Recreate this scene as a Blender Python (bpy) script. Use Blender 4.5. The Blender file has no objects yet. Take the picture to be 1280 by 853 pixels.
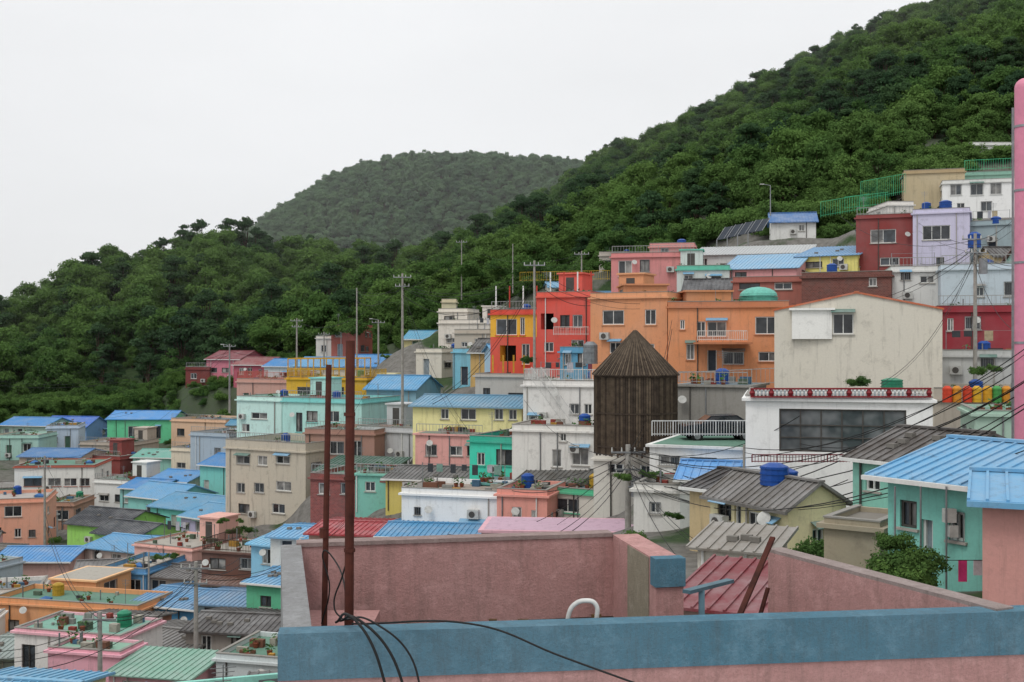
import bpy, math, random
import numpy as np
from mathutils import Vector, Matrix
random.seed(7); rng=np.random.default_rng(5)
F=1280*40/36; CX=640.0; CY=426.5
def PT(px,py,D): return Vector(((px-CX)/F*D, D, (CY-py)/F*D))
scene=bpy.context.scene; col=scene.collection
# ---------------------------------------------------------------- materials
def lin(h,k=1.0,ds=0.0):
    h=h.lstrip('#'); o=[]
    for i in (0,2,4):
        c=int(h[i:i+2],16)/255; c=c/12.92 if c<=0.04045 else ((c+0.055)/1.055)**2.4
        o.append(min(c*k,0.86))
    g=sum(o)/3
    return tuple(max(0.005,x*(1-ds)+g*ds) for x in o)+(1,)
class NT:
    def __init__(s,name):
        s.m=bpy.data.materials.new(name); s.m.use_nodes=True; s.t=s.m.node_tree; s.t.nodes.clear()
        s.out=s.n('ShaderNodeOutputMaterial')
    def n(s,t,**k):
        x=s.t.nodes.new(t)
        for a,b in k.items(): setattr(x,a,b)
        return x
    def l(s,a,b): s.t.links.new(a,b)
    def val(s,x,inp):
        if isinstance(x,(int,float)): inp.default_value=x
        elif isinstance(x,tuple): inp.default_value=x
        else: s.l(x,inp)
    def noise(s,vec,scale,detail=4,rough=0.6):
        x=s.n('ShaderNodeTexNoise'); x.inputs['Scale'].default_value=scale; x.inputs['Detail'].default_value=detail
        x.inputs['Roughness'].default_value=rough; s.l(vec,x.inputs['Vector']); return x.outputs['Fac']
    def mapping(s,vec,sc):
        x=s.n('ShaderNodeMapping'); x.inputs['Scale'].default_value=sc; s.l(vec,x.inputs['Vector']); return x.outputs[0]
    def mr(s,v,a,b,c=0.0,d=1.0):
        x=s.n('ShaderNodeMapRange'); s.l(v,x.inputs[0])
        for i,q in enumerate((a,b,c,d)): x.inputs[i+1].default_value=q
        return x.outputs[0]
    def math(s,op,a,b=0.0):
        x=s.n('ShaderNodeMath',operation=op); s.val(a,x.inputs[0]); s.val(b,x.inputs[1]); return x.outputs[0]
    def mix(s,f,a,b,bt='MIX'):
        x=s.n('ShaderNodeMix',data_type='RGBA',blend_type=bt); s.val(f,x.inputs[0]); s.val(a,x.inputs[6]); s.val(b,x.inputs[7]); return x.outputs[2]
    def bsdf(s,colr,rough=0.8,bump=None,bs=0.3,bd=0.02,metal=0.0,spec=0.3):
        p=s.n('ShaderNodeBsdfPrincipled'); s.val(colr,p.inputs['Base Color']); s.val(rough,p.inputs['Roughness'])
        p.inputs['Metallic'].default_value=metal; p.inputs['Specular IOR Level'].default_value=spec
        if bump is not None:
            b=s.n('ShaderNodeBump'); b.inputs['Strength'].default_value=bs; b.inputs['Distance'].default_value=bd
            s.l(bump,b.inputs['Height']); s.l(b.outputs[0],p.inputs['Normal'])
        s.l(p.outputs[0],s.out.inputs[0]); return p
MC={}
def mwall(h,dirt=1.0,k=0.98,fine=False):
    key=('w',h,dirt,k,fine)
    if key in MC: return MC[key]
    t=NT('painted_plaster_'+h[1:]); g=t.n('ShaderNodeNewGeometry').outputs['Position']
    n1=t.noise(g,0.35,5); n2=t.noise(t.mapping(g,(2.6,2.6,0.2)),1.0,6,0.75); n3=t.noise(g,11,6,0.75); n4=t.noise(g,1.3,7,0.75)
    c=lin(h,k,0.0)
    grey=tuple(0.3*x+0.7*y for x,y in zip(c[:3],(0.10,0.088,0.075)))+(1,)
    fade=tuple(min(0.85,x*0.8+0.10) for x in c[:3])+(1,)
    a=t.mix(t.mr(n1,0.42,0.7,0,0.45),c,fade)
    a=t.mix(t.mr(n2,0.54,0.78,0,min(1,0.8*dirt)),a,grey)
    a=t.mix(t.mr(n4,0.55,0.74,0,min(1,0.55*dirt)),a,grey)
    a=t.mix(t.mr(n3,0.3,0.7,0.2*dirt,0.0),a,grey)
    if fine:
        n5=t.noise(g,38,7,0.85); a=t.mix(t.mr(n5,0.36,0.52,0.4,0.0),a,grey)
        n6=t.noise(t.mapping(g,(6,6,0.8)),1.0,8,0.8); a=t.mix(t.mr(n6,0.5,0.7,0,0.55),a,grey)
        n7=t.noise(g,3.2,8,0.8); lt=tuple(min(0.8,x*1.12+0.08) for x in c[:3])+(1,); a=t.mix(t.mr(n7,0.5,0.64,0,0.5),a,lt)
        t.bsdf(a,0.95,t.math('ADD',n3,t.math('ADD',n5,n7)),0.8,0.02,spec=0.1)
    else: t.bsdf(a,0.85,n3,0.35,0.02,spec=0.2)
    MC[key]=t.m; return t.m
def mroof(h,k=0.9,rough=0.5):
    key=('r',h,k)
    if key in MC: return MC[key]
    t=NT('roof_sheet_'+h[1:]); g=t.n('ShaderNodeNewGeometry').outputs['Position']
    n1=t.noise(g,0.5,6,0.75); n2=t.noise(g,3,6,0.75); c=lin(h,k,0.05)
    fade=tuple(min(0.8,x*0.6+0.17) for x in c[:3])+(1,); rust=tuple(0.35*x+0.65*y for x,y in zip(c[:3],(0.10,0.06,0.04)))+(1,)
    a=t.mix(t.mr(n1,0.42,0.70,0,0.9),c,fade); a=t.mix(t.mr(n2,0.53,0.75,0,0.8),a,rust)
    t.bsdf(a,rough,n2,0.3,0.02,spec=0.35); MC[key]=t.m; return t.m
def mplain(name,h,rough=0.6,metal=0.0,k=0.9,var=0.25):
    key=('p',name,h)
    if key in MC: return MC[key]
    t=NT(name); g=t.n('ShaderNodeNewGeometry').outputs['Position']; c=lin(h,k,0.0)
    n=t.noise(g,3,5,0.7); d=tuple(x*(1-1.6*var) for x in c[:3])+(1,)
    t.bsdf(t.mix(t.mr(n,0.35,0.75),c,d),rough,n,0.2,0.01,metal=metal); MC[key]=t.m; return t.m
def mbrick(h):
    key=('b',h)
    if key in MC: return MC[key]
    t=NT('brick_'+h[1:]); tc=t.n('ShaderNodeTexCoord').outputs['Object']; g=t.n('ShaderNodeNewGeometry').outputs['Position']
    b=t.n('ShaderNodeTexBrick'); c=lin(h); b.inputs['Color1'].default_value=c; b.inputs['Color2'].default_value=tuple(x*0.65 for x in c[:3])+(1,)
    b.inputs['Mortar'].default_value=tuple(x*0.5+0.1 for x in c[:3])+(1,); b.inputs['Scale'].default_value=2.2
    sx=t.n('ShaderNodeSeparateXYZ'); t.l(tc,sx.inputs[0]); cx=t.n('ShaderNodeCombineXYZ')
    t.l(t.math('ADD',sx.outputs[0],sx.outputs[1]),cx.inputs[0]); t.l(sx.outputs[2],cx.inputs[1]); t.l(cx.outputs[0],b.inputs['Vector'])
    n=t.noise(g,0.8,5); a=t.mix(t.mr(n,0.45,0.75,0,0.5),b.outputs[0],(0.12,0.1,0.09,1))
    t.bsdf(a,0.85,b.outputs[1],0.2,0.01); MC[key]=t.m; return t.m
def mglass(name,c1,c2,rough=0.12):
    t=NT(name); g=t.n('ShaderNodeNewGeometry').outputs['Position']; n=t.noise(g,0.9,2)
    t.bsdf(t.mix(t.mr(n,0.4,0.65),c1,c2),rough,spec=0.6); return t.m
GL=[mglass('window_glass',(0.025,0.03,0.035,1),(0.07,0.085,0.10,1)),mglass('window_glass_dark',(0.012,0.014,0.016,1),(0.04,0.045,0.05,1)),
    mglass('window_glass_curtain',(0.10,0.10,0.10,1),(0.32,0.31,0.29,1),0.3)]
GBIG=mglass('shopfront_glass',(0.06,0.07,0.075,1),(0.17,0.18,0.185,1),0.15)
M_FRAME=mplain('window_frame_white','#e4e4e0',0.45,var=0.12); M_FRAMED=mplain('window_frame_dark','#54504c',0.5)
M_CONC=mwall('#a8a49c'); M_CONCD=mwall('#77736d'); M_WHITE=mwall('#e4e4e0')
M_METAL=mplain('galvanised_metal','#9a9c9e',0.4,0.6); M_POLE=mplain('concrete_pole','#a5a19a',0.85)
M_WIRE=mplain('black_cable','#151515',0.6); M_RUST=mplain('rusty_steel','#5a2e24',0.85,0.1,var=0.5)
M_TANKB=mplain('blue_tank_plastic','#1c4fa0',0.4); M_TANKY=mplain('yellow_tank_plastic','#c09a34',0.5)
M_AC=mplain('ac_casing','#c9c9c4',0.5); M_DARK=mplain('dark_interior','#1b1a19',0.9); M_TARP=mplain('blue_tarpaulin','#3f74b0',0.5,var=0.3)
# ---------------------------------------------------------------- mesh builder
class B:
    def __init__(s,name): s.name=name; s.parts={}
    def poly(s,p,pts,mat):
        V,Fc,MI,M=s.parts.setdefault(p,([],[],[],[]))
        if mat not in M: M.append(mat)
        i=len(V); V.extend([tuple(q) for q in pts]); Fc.append(tuple(range(i,i+len(pts)))); MI.append(M.index(mat))
    def hexa(s,p,a,mat):
        for f in ((3,2,1,0),(4,5,6,7),(0,1,5,4),(1,2,6,5),(2,3,7,6),(3,0,4,7)): s.poly(p,[a[i] for i in f],mat)
    def box(s,p,x0,x1,y0,y1,z0,z1,mat):
        s.hexa(p,[(x0,y0,z0),(x1,y0,z0),(x1,y1,z0),(x0,y1,z0),(x0,y0,z1),(x1,y0,z1),(x1,y1,z1),(x0,y1,z1)],mat)
    def beam(s,p,a,b,w,h,mat):
        a=Vector(a);b=Vector(b);d=(b-a).normalized(); up=Vector((0,0,1)) if abs(d.z)<0.95 else Vector((0,1,0))
        r=d.cross(up).normalized()*w/2; u=r.cross(d).normalized()*h/2
        s.hexa(p,[a-r-u,a+r-u,b+r-u,b-r-u,a-r+u,a+r+u,b+r+u,b-r+u],mat)
    def cyl(s,p,a,b,r0,r1,n,mat):
        a=Vector(a);b=Vector(b);d=(b-a).normalized(); up=Vector((0,0,1)) if abs(d.z)<0.95 else Vector((1,0,0))
        x=d.cross(up).normalized(); y=d.cross(x)
        A=[a+(x*math.cos(6.2832*i/n)+y*math.sin(6.2832*i/n))*r0 for i in range(n)]; C=[b+(x*math.cos(6.2832*i/n)+y*math.sin(6.2832*i/n))*r1 for i in range(n)]
        for i in range(n): j=(i+1)%n; s.poly(p,[A[i],A[j],C[j],C[i]],mat)
        s.poly(p,A[::-1],mat); s.poly(p,C,mat)
    def slab(s,p,a,b,c,d,th,mat,rib=0.36,ribmat=None,rs=0.045):
        a,b,c,d=map(Vector,(a,b,c,d)); n=(b-a).cross(d-a).normalized()
        if n.z<0: n=-n
        o=n*th; s.hexa(p,[a-o,b-o,c-o,d-o,a,b,c,d],mat)
        if rib:
            L=(b-a).length; k=max(2,int(L/rib))
            for i in range(k+1):
                f=i/k; f=min(max(f,0.01),0.99); e=a.lerp(b,f)+n*rs*0.5; r=d.lerp(c,f)+n*rs*0.5
                s.beam(p,e,r,rs*1.3,rs,ribmat or mat)
    def finish(s,mtx=None,smooth=False):
        mtx=mtx or Matrix.Identity(4); obs=[]
        for pn,(V,Fc,MI,M) in s.parts.items():
            me=bpy.data.meshes.new(pn); me.from_pydata(V,[],Fc); me.polygons.foreach_set('material_index',MI)
            for m in M: me.materials.append(m)
            me.update(); ob=bpy.data.objects.new(pn if len(s.parts)>1 else s.name,me); col.objects.link(ob); obs.append(ob)
        if len(obs)==1: obs[0].matrix_world=mtx; return obs[0]
        e=bpy.data.objects.new(s.name,None); col.objects.link(e); e.matrix_world=mtx
        for o in obs: o.parent=e
        return e
def wall(b,o,ux,n,W,z0,z1,ops,mat,base=None,frame=None,trim=None,glass=None):
    o=Vector(o);ux=Vector(ux);n=Vector(n); P=lambda u,v,dn=0: o+ux*u+Vector((0,0,v))+n*dn
    good=[]
    for q in ops:
        u0,v0,u1,v1=max(q[0],0.08),max(q[1],z0+0.01),min(q[2],W-0.08),min(q[3],z1-0.06)
        if u1-u0<0.25 or v1-v0<0.25: continue
        if any(u0<g[2]+0.05 and u1>g[0]-0.05 and v0<g[3]+0.05 and v1>g[1]-0.05 for g in good): continue
        good.append((u0,v0,u1,v1)+tuple(q[4:]))
    us=sorted({0,W}|{g[0] for g in good}|{g[2] for g in good}); vs={z0,z1}|{g[1] for g in good}|{g[3] for g in good}
    if base and z0<base[0]<z1: vs.add(base[0])
    vs=sorted(vs)
    for i in range(len(us)-1):
        for j in range(len(vs)-1):
            uc=(us[i]+us[i+1])/2; vc=(vs[j]+vs[j+1])/2
            if any(g[0]<uc<g[2] and g[1]<vc<g[3] for g in good): continue
            m=base[1] if base and vc<base[0] else mat
            b.poly('walls',[P(us[i],vs[j]),P(us[i+1],vs[j]),P(us[i+1],vs[j+1]),P(us[i],vs[j+1])],m)
    for g in good:
        u0,v0,u1,v1=g[:4]; ty=g[4] if len(g)>4 else 'w'; dp=-0.16 if ty!='b' else -1.2
        for q in ((u0,v0,u1,v0),(u1,v0,u1,v1),(u1,v1,u0,v1),(u0,v1,u0,v0)):
            b.poly('reveals',[P(q[0],q[1]),P(q[2],q[3]),P(q[2],q[3],dp),P(q[0],q[1],dp)],mat)
        gm=glass or random.choice(GL)
        if ty=='d':
            dm=mplain('door_paint',random.choice(['#6b4a34','#8f9aa0','#4c6b5a','#b8b8b0','#3c4450']),0.5)
            b.poly('door',[P(u0,v0,dp),P(u1,v0,dp),P(u1,v1,dp),P(u0,v1,dp)],dm)
            b.beam('door_frame',P(u0+0.04,v0,dp+0.04),P(u0+0.04,v1,dp+0.04),0.07,0.07,M_FRAME); b.beam('door_frame',P(u1-0.04,v0,dp+0.04),P(u1-0.04,v1,dp+0.04),0.07,0.07,M_FRAME)
            continue
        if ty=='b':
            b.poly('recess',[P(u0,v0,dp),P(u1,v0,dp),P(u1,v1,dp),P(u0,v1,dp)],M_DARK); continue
        fm=frame or (M_FRAME if random.random()<0.75 else M_FRAMED)
        w=0.07; zc=dp+0.06; k=max(2,round((u1-u0)/1.0))
        for i in range(k):
            a0=u0+(u1-u0)*i/k; a1=u0+(u1-u0)*(i+1)/k
            b.poly('glass',[P(a0,v0,dp+0.02),P(a1,v0,dp+0.02),P(a1,v1,dp+0.02),P(a0,v1,dp+0.02)],gm if ((glass and random.random()<0.7) or random.random()<0.6) else random.choice(GL))
        b.beam('window_frames',P(u0,v0+w/2,zc),P(u1,v0+w/2,zc),w,w,fm); b.beam('window_frames',P(u0,v1-w/2,zc),P(u1,v1-w/2,zc),w,w,fm)
        if ty=='g':
            for f in (0.33,0.62): b.beam('window_frames',P(u0,v0+(v1-v0)*f,zc),P(u1,v0+(v1-v0)*f,zc),0.05,0.05,fm)
        for i in range(k+1):
            u=u0+w/2+(u1-u0-w)*i/k; b.beam('window_frames',P(u,v0+w,zc),P(u,v1-w,zc),w*(0.8 if 0<i<k else 1),w*0.9,fm)
        if ty=='w':
            b.beam('window_sills',P(u0-0.08,v0-0.04,0.03),P(u1+0.08,v0-0.04,0.03),0.12,0.07,trim or M_CONC)
            if random.random()<0.25:
                kk=int((u1-u0)/0.14)
                for i in range(kk+1): u=u0+(u1-u0)*i/kk; b.beam('window_bars',P(u,v0,0.06),P(u,v1,0.06),0.02,0.02,M_METAL)
                for v in (v0,v1): b.beam('window_bars',P(u0,v,0.06),P(u1,v,0.06),0.03,0.03,M_METAL)
        if ty=='w' and random.random()<0.2:
            b.slab('awning',P(u0-0.1,v1+0.08,0.45),P(u1+0.1,v1+0.08,0.45),P(u1+0.1,v1+0.28,0.01),P(u0-0.1,v1+0.28,0.01),0.03,mroof(random.choice(['#6fa6c8','#8f8c86','#5c7f74'])),0)
def autow(W,h,ns,prob=0.85,door=True):
    out=[]; sh=h/ns
    for s in range(ns):
        u=0.6+random.random()*0.6
        while u<W-1.3:
            w=random.choice([0.7,0.9,1.2,1.5,1.8])
            if u+w>W-0.4: break
            if random.random()<prob:
                if s==0 and door and random.random()<0.25: out.append((u,0.05,u+0.95,min(2.1,sh-0.3),'d'))
                else:
                    hh=random.choice([0.6,0.8,1.0,1.2]); v=s*sh+sh*0.36; out.append((u,v,u+w,min(v+hh,(s+1)*sh-0.3)))
            u+=w+random.uniform(0.7,1.9)
    return out
CTRL=[]; FOOT=[]; CLIP=[]
ROOFC=['#5f8574','#7f8a82','#7a9c8a','#a9a49a','#6d7a80','#9c8f84','#9a9a96','#aaa39e']
def rail(b,p,a,c,h,mat,sp=0.14,bar=0.025):
    a=Vector(a);c=Vector(c);L=(c-a).length;up=Vector((0,0,h)); b.beam(p,a+up,c+up,0.06,0.05,mat); b.beam(p,a+up*0.12,c+up*0.12,0.04,0.04,mat)
    k=max(2,int(L/sp))
    for i in range(k+1):
        q=a.lerp(c,i/k); w=0.05 if i%8==0 else bar; b.beam(p,q,q+up,w,w,mat)
def tank(b,x,y,z,r,h,m):
    b.cyl('water_tank',(x,y,z),(x,y,z+h*0.85),r,r*0.97,14,m); b.cyl('water_tank',(x,y,z+h*0.85),(x,y,z+h),r*0.97,r*0.45,14,m)
    for k in (0.2,0.5,0.75): b.cyl('water_tank',(x,y,z+h*k),(x,y,z+h*k+0.05),r*1.03,r*1.03,14,m)
def clutter_on(b,W,d,z,n):
    for i in range(n):
        x,y=random.uniform(0.4,max(0.5,W-0.9)),random.uniform(0.3,max(0.4,d-0.7)); s=random.uniform(0.15,0.5); r=random.random()
        if r<0.5: j=random.randint(0,7); b.box('rooftop_clutter',x,x+s*random.uniform(0.8,2.4),y,y+s*0.8,z,z+s,mplain('clutter_'+str(j),['#7a5343','#4d6f8a','#a7a296','#95433a','#5b6b5a','#8f8f8a','#3b3b3d','#b5893c'][j],0.8))
        elif r<0.84:
            b.cyl('plant_pot',(x,y,z),(x,y,z+0.28),0.13,0.18,8,mplain('terracotta','#8a4b34',0.8))
            for k in range(14):
                a=random.uniform(0,6.28); q=random.uniform(0.1,0.32); zz=z+0.28+random.uniform(0,0.4); c=Vector((x+q*math.cos(a),y+q*math.sin(a),zz)); u=Vector((random.uniform(-1,1),random.uniform(-1,1),random.uniform(-.5,.5)))*0.13; v=Vector((random.uniform(-1,1),random.uniform(-1,1),random.uniform(-.5,1)))*0.1
                b.poly('pot_leaves',[c-u,c-v,c+u,c+v],mplain('pot_leaf','#3f6a2c',0.7))
        elif r<0.88:
            w=random.uniform(0.6,1.1); x=min(x,W-w-0.2); q=[random.uniform(0.1,0.3) for _ in range(4)]; C=(x+w*0.5,y+0.4,z+0.45)
            K=[(x,y),(x+w,y),(x+w,y+0.8),(x,y+0.8)]
            for j in range(4):
                k=(j+1)%4; a0=(*K[j],z+q[j]); a1=(*K[k],z+q[k]); b.poly('tarpaulin',[a0,a1,C],M_TARP); b.poly('tarpaulin',[(*K[j],z),(*K[k],z),a1,a0],M_TARP)
        else: b.cyl('vent_pipe',(x,y,z),(x,y,z+s*2.2),0.05,0.05,7,M_METAL)
def house(name,x0,x1,yt,yb,D0,D1=None,d=8,wc='#dddddd',roof='flat',rc=None,e=None,wins=None,swins=None,ns=None,base=None,par=0.5,trim=None,clutter=True,brick=False,frame=None,found=5,oh=0.3,prail=None,dirt=1.0,ctrl=True,glass=None,cap=None):
    D1=D1 or D0; A=PT(x0,CY,D0); C=PT(x1,CY,D1); W=(C-A).length; Dm=(D0+D1)/2
    zb=(CY-yb)/F*Dm
    if roof=='flat': H=(CY-yt)/F*Dm-zb; E=H-par
    else:
        ex={'gx':d/2,'gy':0,'hip':d/2,'sf':d,'sb':0}[roof]
        H=(CY-yt)/F*(Dm+ex)-zb
        E=((CY-(e if e else yt+(yb-yt)*0.3))/F*Dm)-zb
        if H<E+0.3: H=E+0.3
    if E<1.2: zb-=(1.6-E); H+=1.6-E; E=1.6
    ang=math.atan2(C.y-A.y,C.x-A.x); mtx=Matrix.Translation((A.x,A.y,zb))@Matrix.Rotation(ang,4,'Z')
    b=B(name); m=mbrick(wc) if brick else mwall(wc,dirt)
    tm=mwall(trim) if trim else None
    FOOT.append((mtx.inverted(),mtx,W,d)); CLIP.append((min(x0,x1),max(x0,x1),yt,yb,Dm))
    if ctrl:
        for (u,v) in ((W/2,0),(W/2,d),(0,d/2),(W,d/2)):
            q=mtx@Vector((u,v,0)); CTRL.append((q.x,q.y,zb-0.15))
    ns=ns or max(1,round(E/2.9))
    if wins is None: ops=autow(W,E,ns)
    else:
        ops=[]
        ca,sa=math.cos(ang),math.sin(ang)
        for q in wins:
            def uu(px):
                k=(px-CX)/F; return (k*A.y-A.x)/(ca-k*sa)
            u0,u1=uu(q[0]),uu(q[2]); Dq=A.y+sa*(u0+u1)/2
            ops.append((u0,(CY-q[3])/F*Dq-zb,u1,(CY-q[1])/F*Dq-zb)+tuple(q[4:]))
    bs=(base[0],mwall(base[1])) if base else None
    sw=autow(d,E,ns,0.6,False) if swins is None else swins
    sw2=autow(d,E,ns,0.6,False) if swins is None else swins
    wall(b,(0,0,0),(1,0,0),(0,-1,0),W,-found,E,ops,m,bs,frame,tm,glass)
    wall(b,(0,d,0),(0,-1,0),(-1,0,0),d,-found,E,[(d-q[2],q[1],d-q[0],q[3])+tuple(q[4:]) for q in sw],m,bs,frame,tm)
    wall(b,(W,0,0),(0,1,0),(1,0,0),d,-found,E,sw2,m,bs,frame,tm)
    b.poly('walls',[(W,d,-found),(0,d,-found),(0,d,E),(W,d,E)],m)
    rmc=rc or random.choice(ROOFC)
    if roof=='flat':
        pm=tm or m; o=oh*0.6
        b.box('roof_slab',-o,W+o,-o,d+o,E,E+0.14,pm)
        b.poly('roof_floor',[(0.1,0.1,E+0.146),(W-0.1,0.1,E+0.146),(W-0.1,d-0.1,E+0.146),(0.1,d-0.1,E+0.146)],mwall(rmc,1.2))
        if par>0.2:
            t=0.15; z0,z1=E+0.14,H
            b.box('parapet',0,W,0,t,z0,z1,pm); b.box('parapet',0,W,d-t,d,z0,z1,pm); b.box('parapet',0,t,t,d-t,z0,z1,pm); b.box('parapet',W-t,W,t,d-t,z0,z1,pm)
            cm=mwall(cap or '#8f8c86',1.2); b.box('coping',-0.03,W+0.03,-0.03,t+0.03,z1,z1+0.05,cm); b.box('coping',-0.03,t+0.03,t+0.03,d,z1,z1+0.05,cm); b.box('coping',W-t-0.03,W+0.03,t+0.03,d,z1,z1+0.05,cm)
        if prail:
            pr=mplain('railing_paint_'+prail[1:],prail,0.5)
            rail(b,'roof_railing',(0.07,0.07,H),(W-0.07,0.07,H),0.9,pr); rail(b,'roof_railing',(0.07,0.07,H),(0.07,d-0.07,H),0.9,pr); rail(b,'roof_railing',(W-0.07,0.07,H),(W-0.07,d-0.07,H),0.9,pr)
        if clutter:
            z=E+0.15
            if random.random()<0.4 and W>3 and d>3:
                tank(b,random.uniform(1,W-1),random.uniform(d*0.4,d-1),z,0.45,1.0,random.choice([M_TANKB,M_TANKB,M_TANKB,M_TANKY,mplain('green_tank','#2f8a68',0.4)]))
            clutter_on(b,W,d,z,random.randint(8,20))
            if random.random()<0.3 and W>5 and d>5 and Dm>80:
                x=random.choice([0.2,W-2.6]); b.box('stair_house',x,x+2.3,d-3.0,d-0.2,z,z+2.2,m); b.box('stair_house',x-0.15,x+2.45,d-3.15,d-0.05,z+2.2,z+2.35,pm)
                b.poly('stair_door',[(x+0.7,d-3.004,z),(x+1.5,d-3.004,z),(x+1.5,d-3.004,z+1.9),(x+0.7,d-3.004,z+1.9)],M_FRAMED)
            if random.random()<0.3 and Dm>64:
                y=d*0.5; b.beam('laundry_line',(0.4,y,z),(0.4,y,z+1.8),0.05,0.05,M_METAL); b.beam('laundry_line',(W-0.4,y,z),(W-0.4,y,z+1.8),0.05,0.05,M_METAL); b.beam('laundry_line',(0.4,y,z+1.75),(W-0.4,y,z+1.75),0.02,0.02,M_METAL)
                x=0.8
                while x<W-1 and random.random()<0.8:
                    w=random.uniform(0.3,0.6); q=random.uniform(0.4,0.9); j=int(x*7)%6; b.box('laundry',x,x+w,y-0.01,y+0.01,z+1.73-q,z+1.73,mplain('cloth_'+str(j),['#b9b9c2','#8a4a55','#5b6b90','#b8a98a','#7fa095','#44484c'][j],0.9)); x+=w+random.uniform(0.1,0.9)
            if random.random()<0.4 and W>4:
                x=random.uniform(0.3,W-0.5); b.beam('antenna',(x,0.5,z),(x,0.5,z+2.2),0.03,0.03,M_METAL)
                for k in range(4): b.beam('antenna',(x-0.35+0.04*k,0.5,z+2.1-0.12*k),(x+0.35-0.04*k,0.5,z+2.1-0.12*k),0.02,0.02,M_METAL)
            if random.random()<0.35 and W>4: 
                rail(b,'roof_railing',(0.1,0.08,H+0.05),(W-0.1,0.08,H+0.05),0.7,mplain('railing_steel','#a9aaa8',0.5),0.3)
    else:
        rm=mroof(rmc); th=0.07
        if roof=='gx':
            y=d/2; s=(H-E)/y
            b.slab('roof',(-oh,-oh,E-oh*s+th),(W+oh,-oh,E-oh*s+th),(W+oh,y,H+th),(-oh,y,H+th),th,rm); b.slab('roof',(W+oh,d+oh,E-oh*s+th),(-oh,d+oh,E-oh*s+th),(-oh,y,H+th),(W+oh,y,H+th),th,rm)
            b.beam('ridge_cap',(-oh,y,H+th+0.04),(W+oh,y,H+th+0.04),0.3,0.08,rm); b.beam('gutter',(-oh,-oh-0.06,E-oh*s),(W+oh,-oh-0.06,E-oh*s),0.12,0.12,M_FRAME if random.random()<0.5 else rm)
            for x in (0,W): b.poly('walls',[(x,0,E),(x,d,E),(x,y,H)],m)
        elif roof=='gy':
            x=W/2; s=(H-E)/x
            b.slab('roof',(-oh,d+oh,E-oh*s+th),(-oh,-oh,E-oh*s+th),(x,-oh,H+th),(x,d+oh,H+th),th,rm); b.slab('roof',(W+oh,-oh,E-oh*s+th),(W+oh,d+oh,E-oh*s+th),(x,d+oh,H+th),(x,-oh,H+th),th,rm)
            b.beam('ridge_cap',(x,-oh,H+th+0.04),(x,d+oh,H+th+0.04),0.3,0.08,rm)
            for y in (0,d): b.poly('walls',[(0,y,E),(W,y,E),(x,y,H)],m)
        elif roof=='sf':
            s=(H-E)/d
            b.slab('roof',(-oh,-oh,E-oh*s+th),(W+oh,-oh,E-oh*s+th),(W+oh,d+oh,H+oh*s+th),(-oh,d+oh,H+oh*s+th),th,rm)
            b.poly('walls',[(0,0,E),(0,d,E),(0,d,H)],m); b.poly('walls',[(W,0,E),(W,d,E),(W,d,H)],m); b.poly('walls',[(0,d,E),(W,d,E),(W,d,H),(0,d,H)],m)
        if clutter and random.random()<0.35:
            for i in range(random.randint(2,5)):
                f=random.uniform(0.1,0.9); g=random.uniform(0.15,0.7); yy=g*(d/2 if roof!='sf' else d); zz=E+(H-E)*g+th+0.05
                if roof in('gx','sf'): b.box('roof_weights',f*(W-0.4),f*(W-0.4)+0.35,yy-0.12,yy+0.12,zz-0.05,zz+0.12,M_CONCD)
    if clutter:
        for _ in range(2):
            if random.random()<0.6:
                x=random.uniform(0.15,W-0.15); b.cyl('drain_pipe',(x,-0.07,-1),(x,-0.07,E-0.02),0.045,0.045,6,random.choice([M_FRAME,M_METAL,M_CONC,M_FRAMED]))
        if random.random()<0.45 and W>4:
            x=random.uniform(0.4,W-1.3); z=random.choice([0.3,E*0.5]); b.box('ac_unit',x,x+0.8,-0.38,-0.05,z,z+0.6,M_AC); b.cyl('ac_fan',(x+0.35,-0.385,z+0.3),(x+0.35,-0.40,z+0.3),0.22,0.22,12,M_FRAMED)
        if random.random()<0.4 and W>3:
            x=random.uniform(0.3,W-0.3); z=E*random.uniform(0.6,0.9); b.cyl('satellite_dish',(x,-0.35,z),(x+0.03,-0.42,z+0.04),0.08,0.28,12,M_AC); b.beam('dish_arm',(x,0,z-0.1),(x,-0.35,z),0.03,0.03,M_METAL)
    b.finish(mtx); return b
# ---------------------------------------------------------------- buildings
BLUE='#4690cc'; LB='#6aaad4'
h=house
h('blue_roof_house',0,58,522,552,195,193,8,'#a9c4b8','gx',BLUE,e=532)
h('blue_roof_house',-70,-8,524,560,190,193,8,'#d8c4a8','gx',BLUE,e=534)
h('blue_roof_house',52,108,521,552,200,198,7,'#7f9fd0','gx','#3f74c8',e=533)
h('green_house',134,215,514,553,192,192,9,'#6ccf9c','gx','#4a98d8',e=524,wins=[(160,533,172,548),(176,533,188,548),(195,533,201,548)])
h('beige_house',214,282,524,556,188,184,9,'#d9b79a','flat')
h('pale_house',58,98,532,562,180,181,7,'#b9c8d8','flat')
h('teal_house',0,48,544,574,172,172,7,'#a5c9bd','flat')
h('concrete_shop',100,165,553,580,180,178,8,'#b8ada0','flat')
h('blue_roof_house',24,100,561,590,165,164,8,'#c9b8a8','gx','#4f84b8',e=571)
h('maroon_house',112,150,570,596,168,166,7,'#8a4440','flat')
h('mint_house',166,216,562,596,166,165,7,'#8fc4b8','gx','#6fb0a0',e=572)
h('white_brick_trim_house',18,118,582,640,150,151,9,'#e4e2dc','flat',wins=[(30,598,52,608),(60,598,76,608),(80,598,96,608),(100,598,112,608),(28,620,50,632),(58,620,72,632),(78,620,94,632)],trim='#b06050',par=0.3)
h('cream_house',214,250,560,598,160,158,6,'#d8cdb8','flat')
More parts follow.
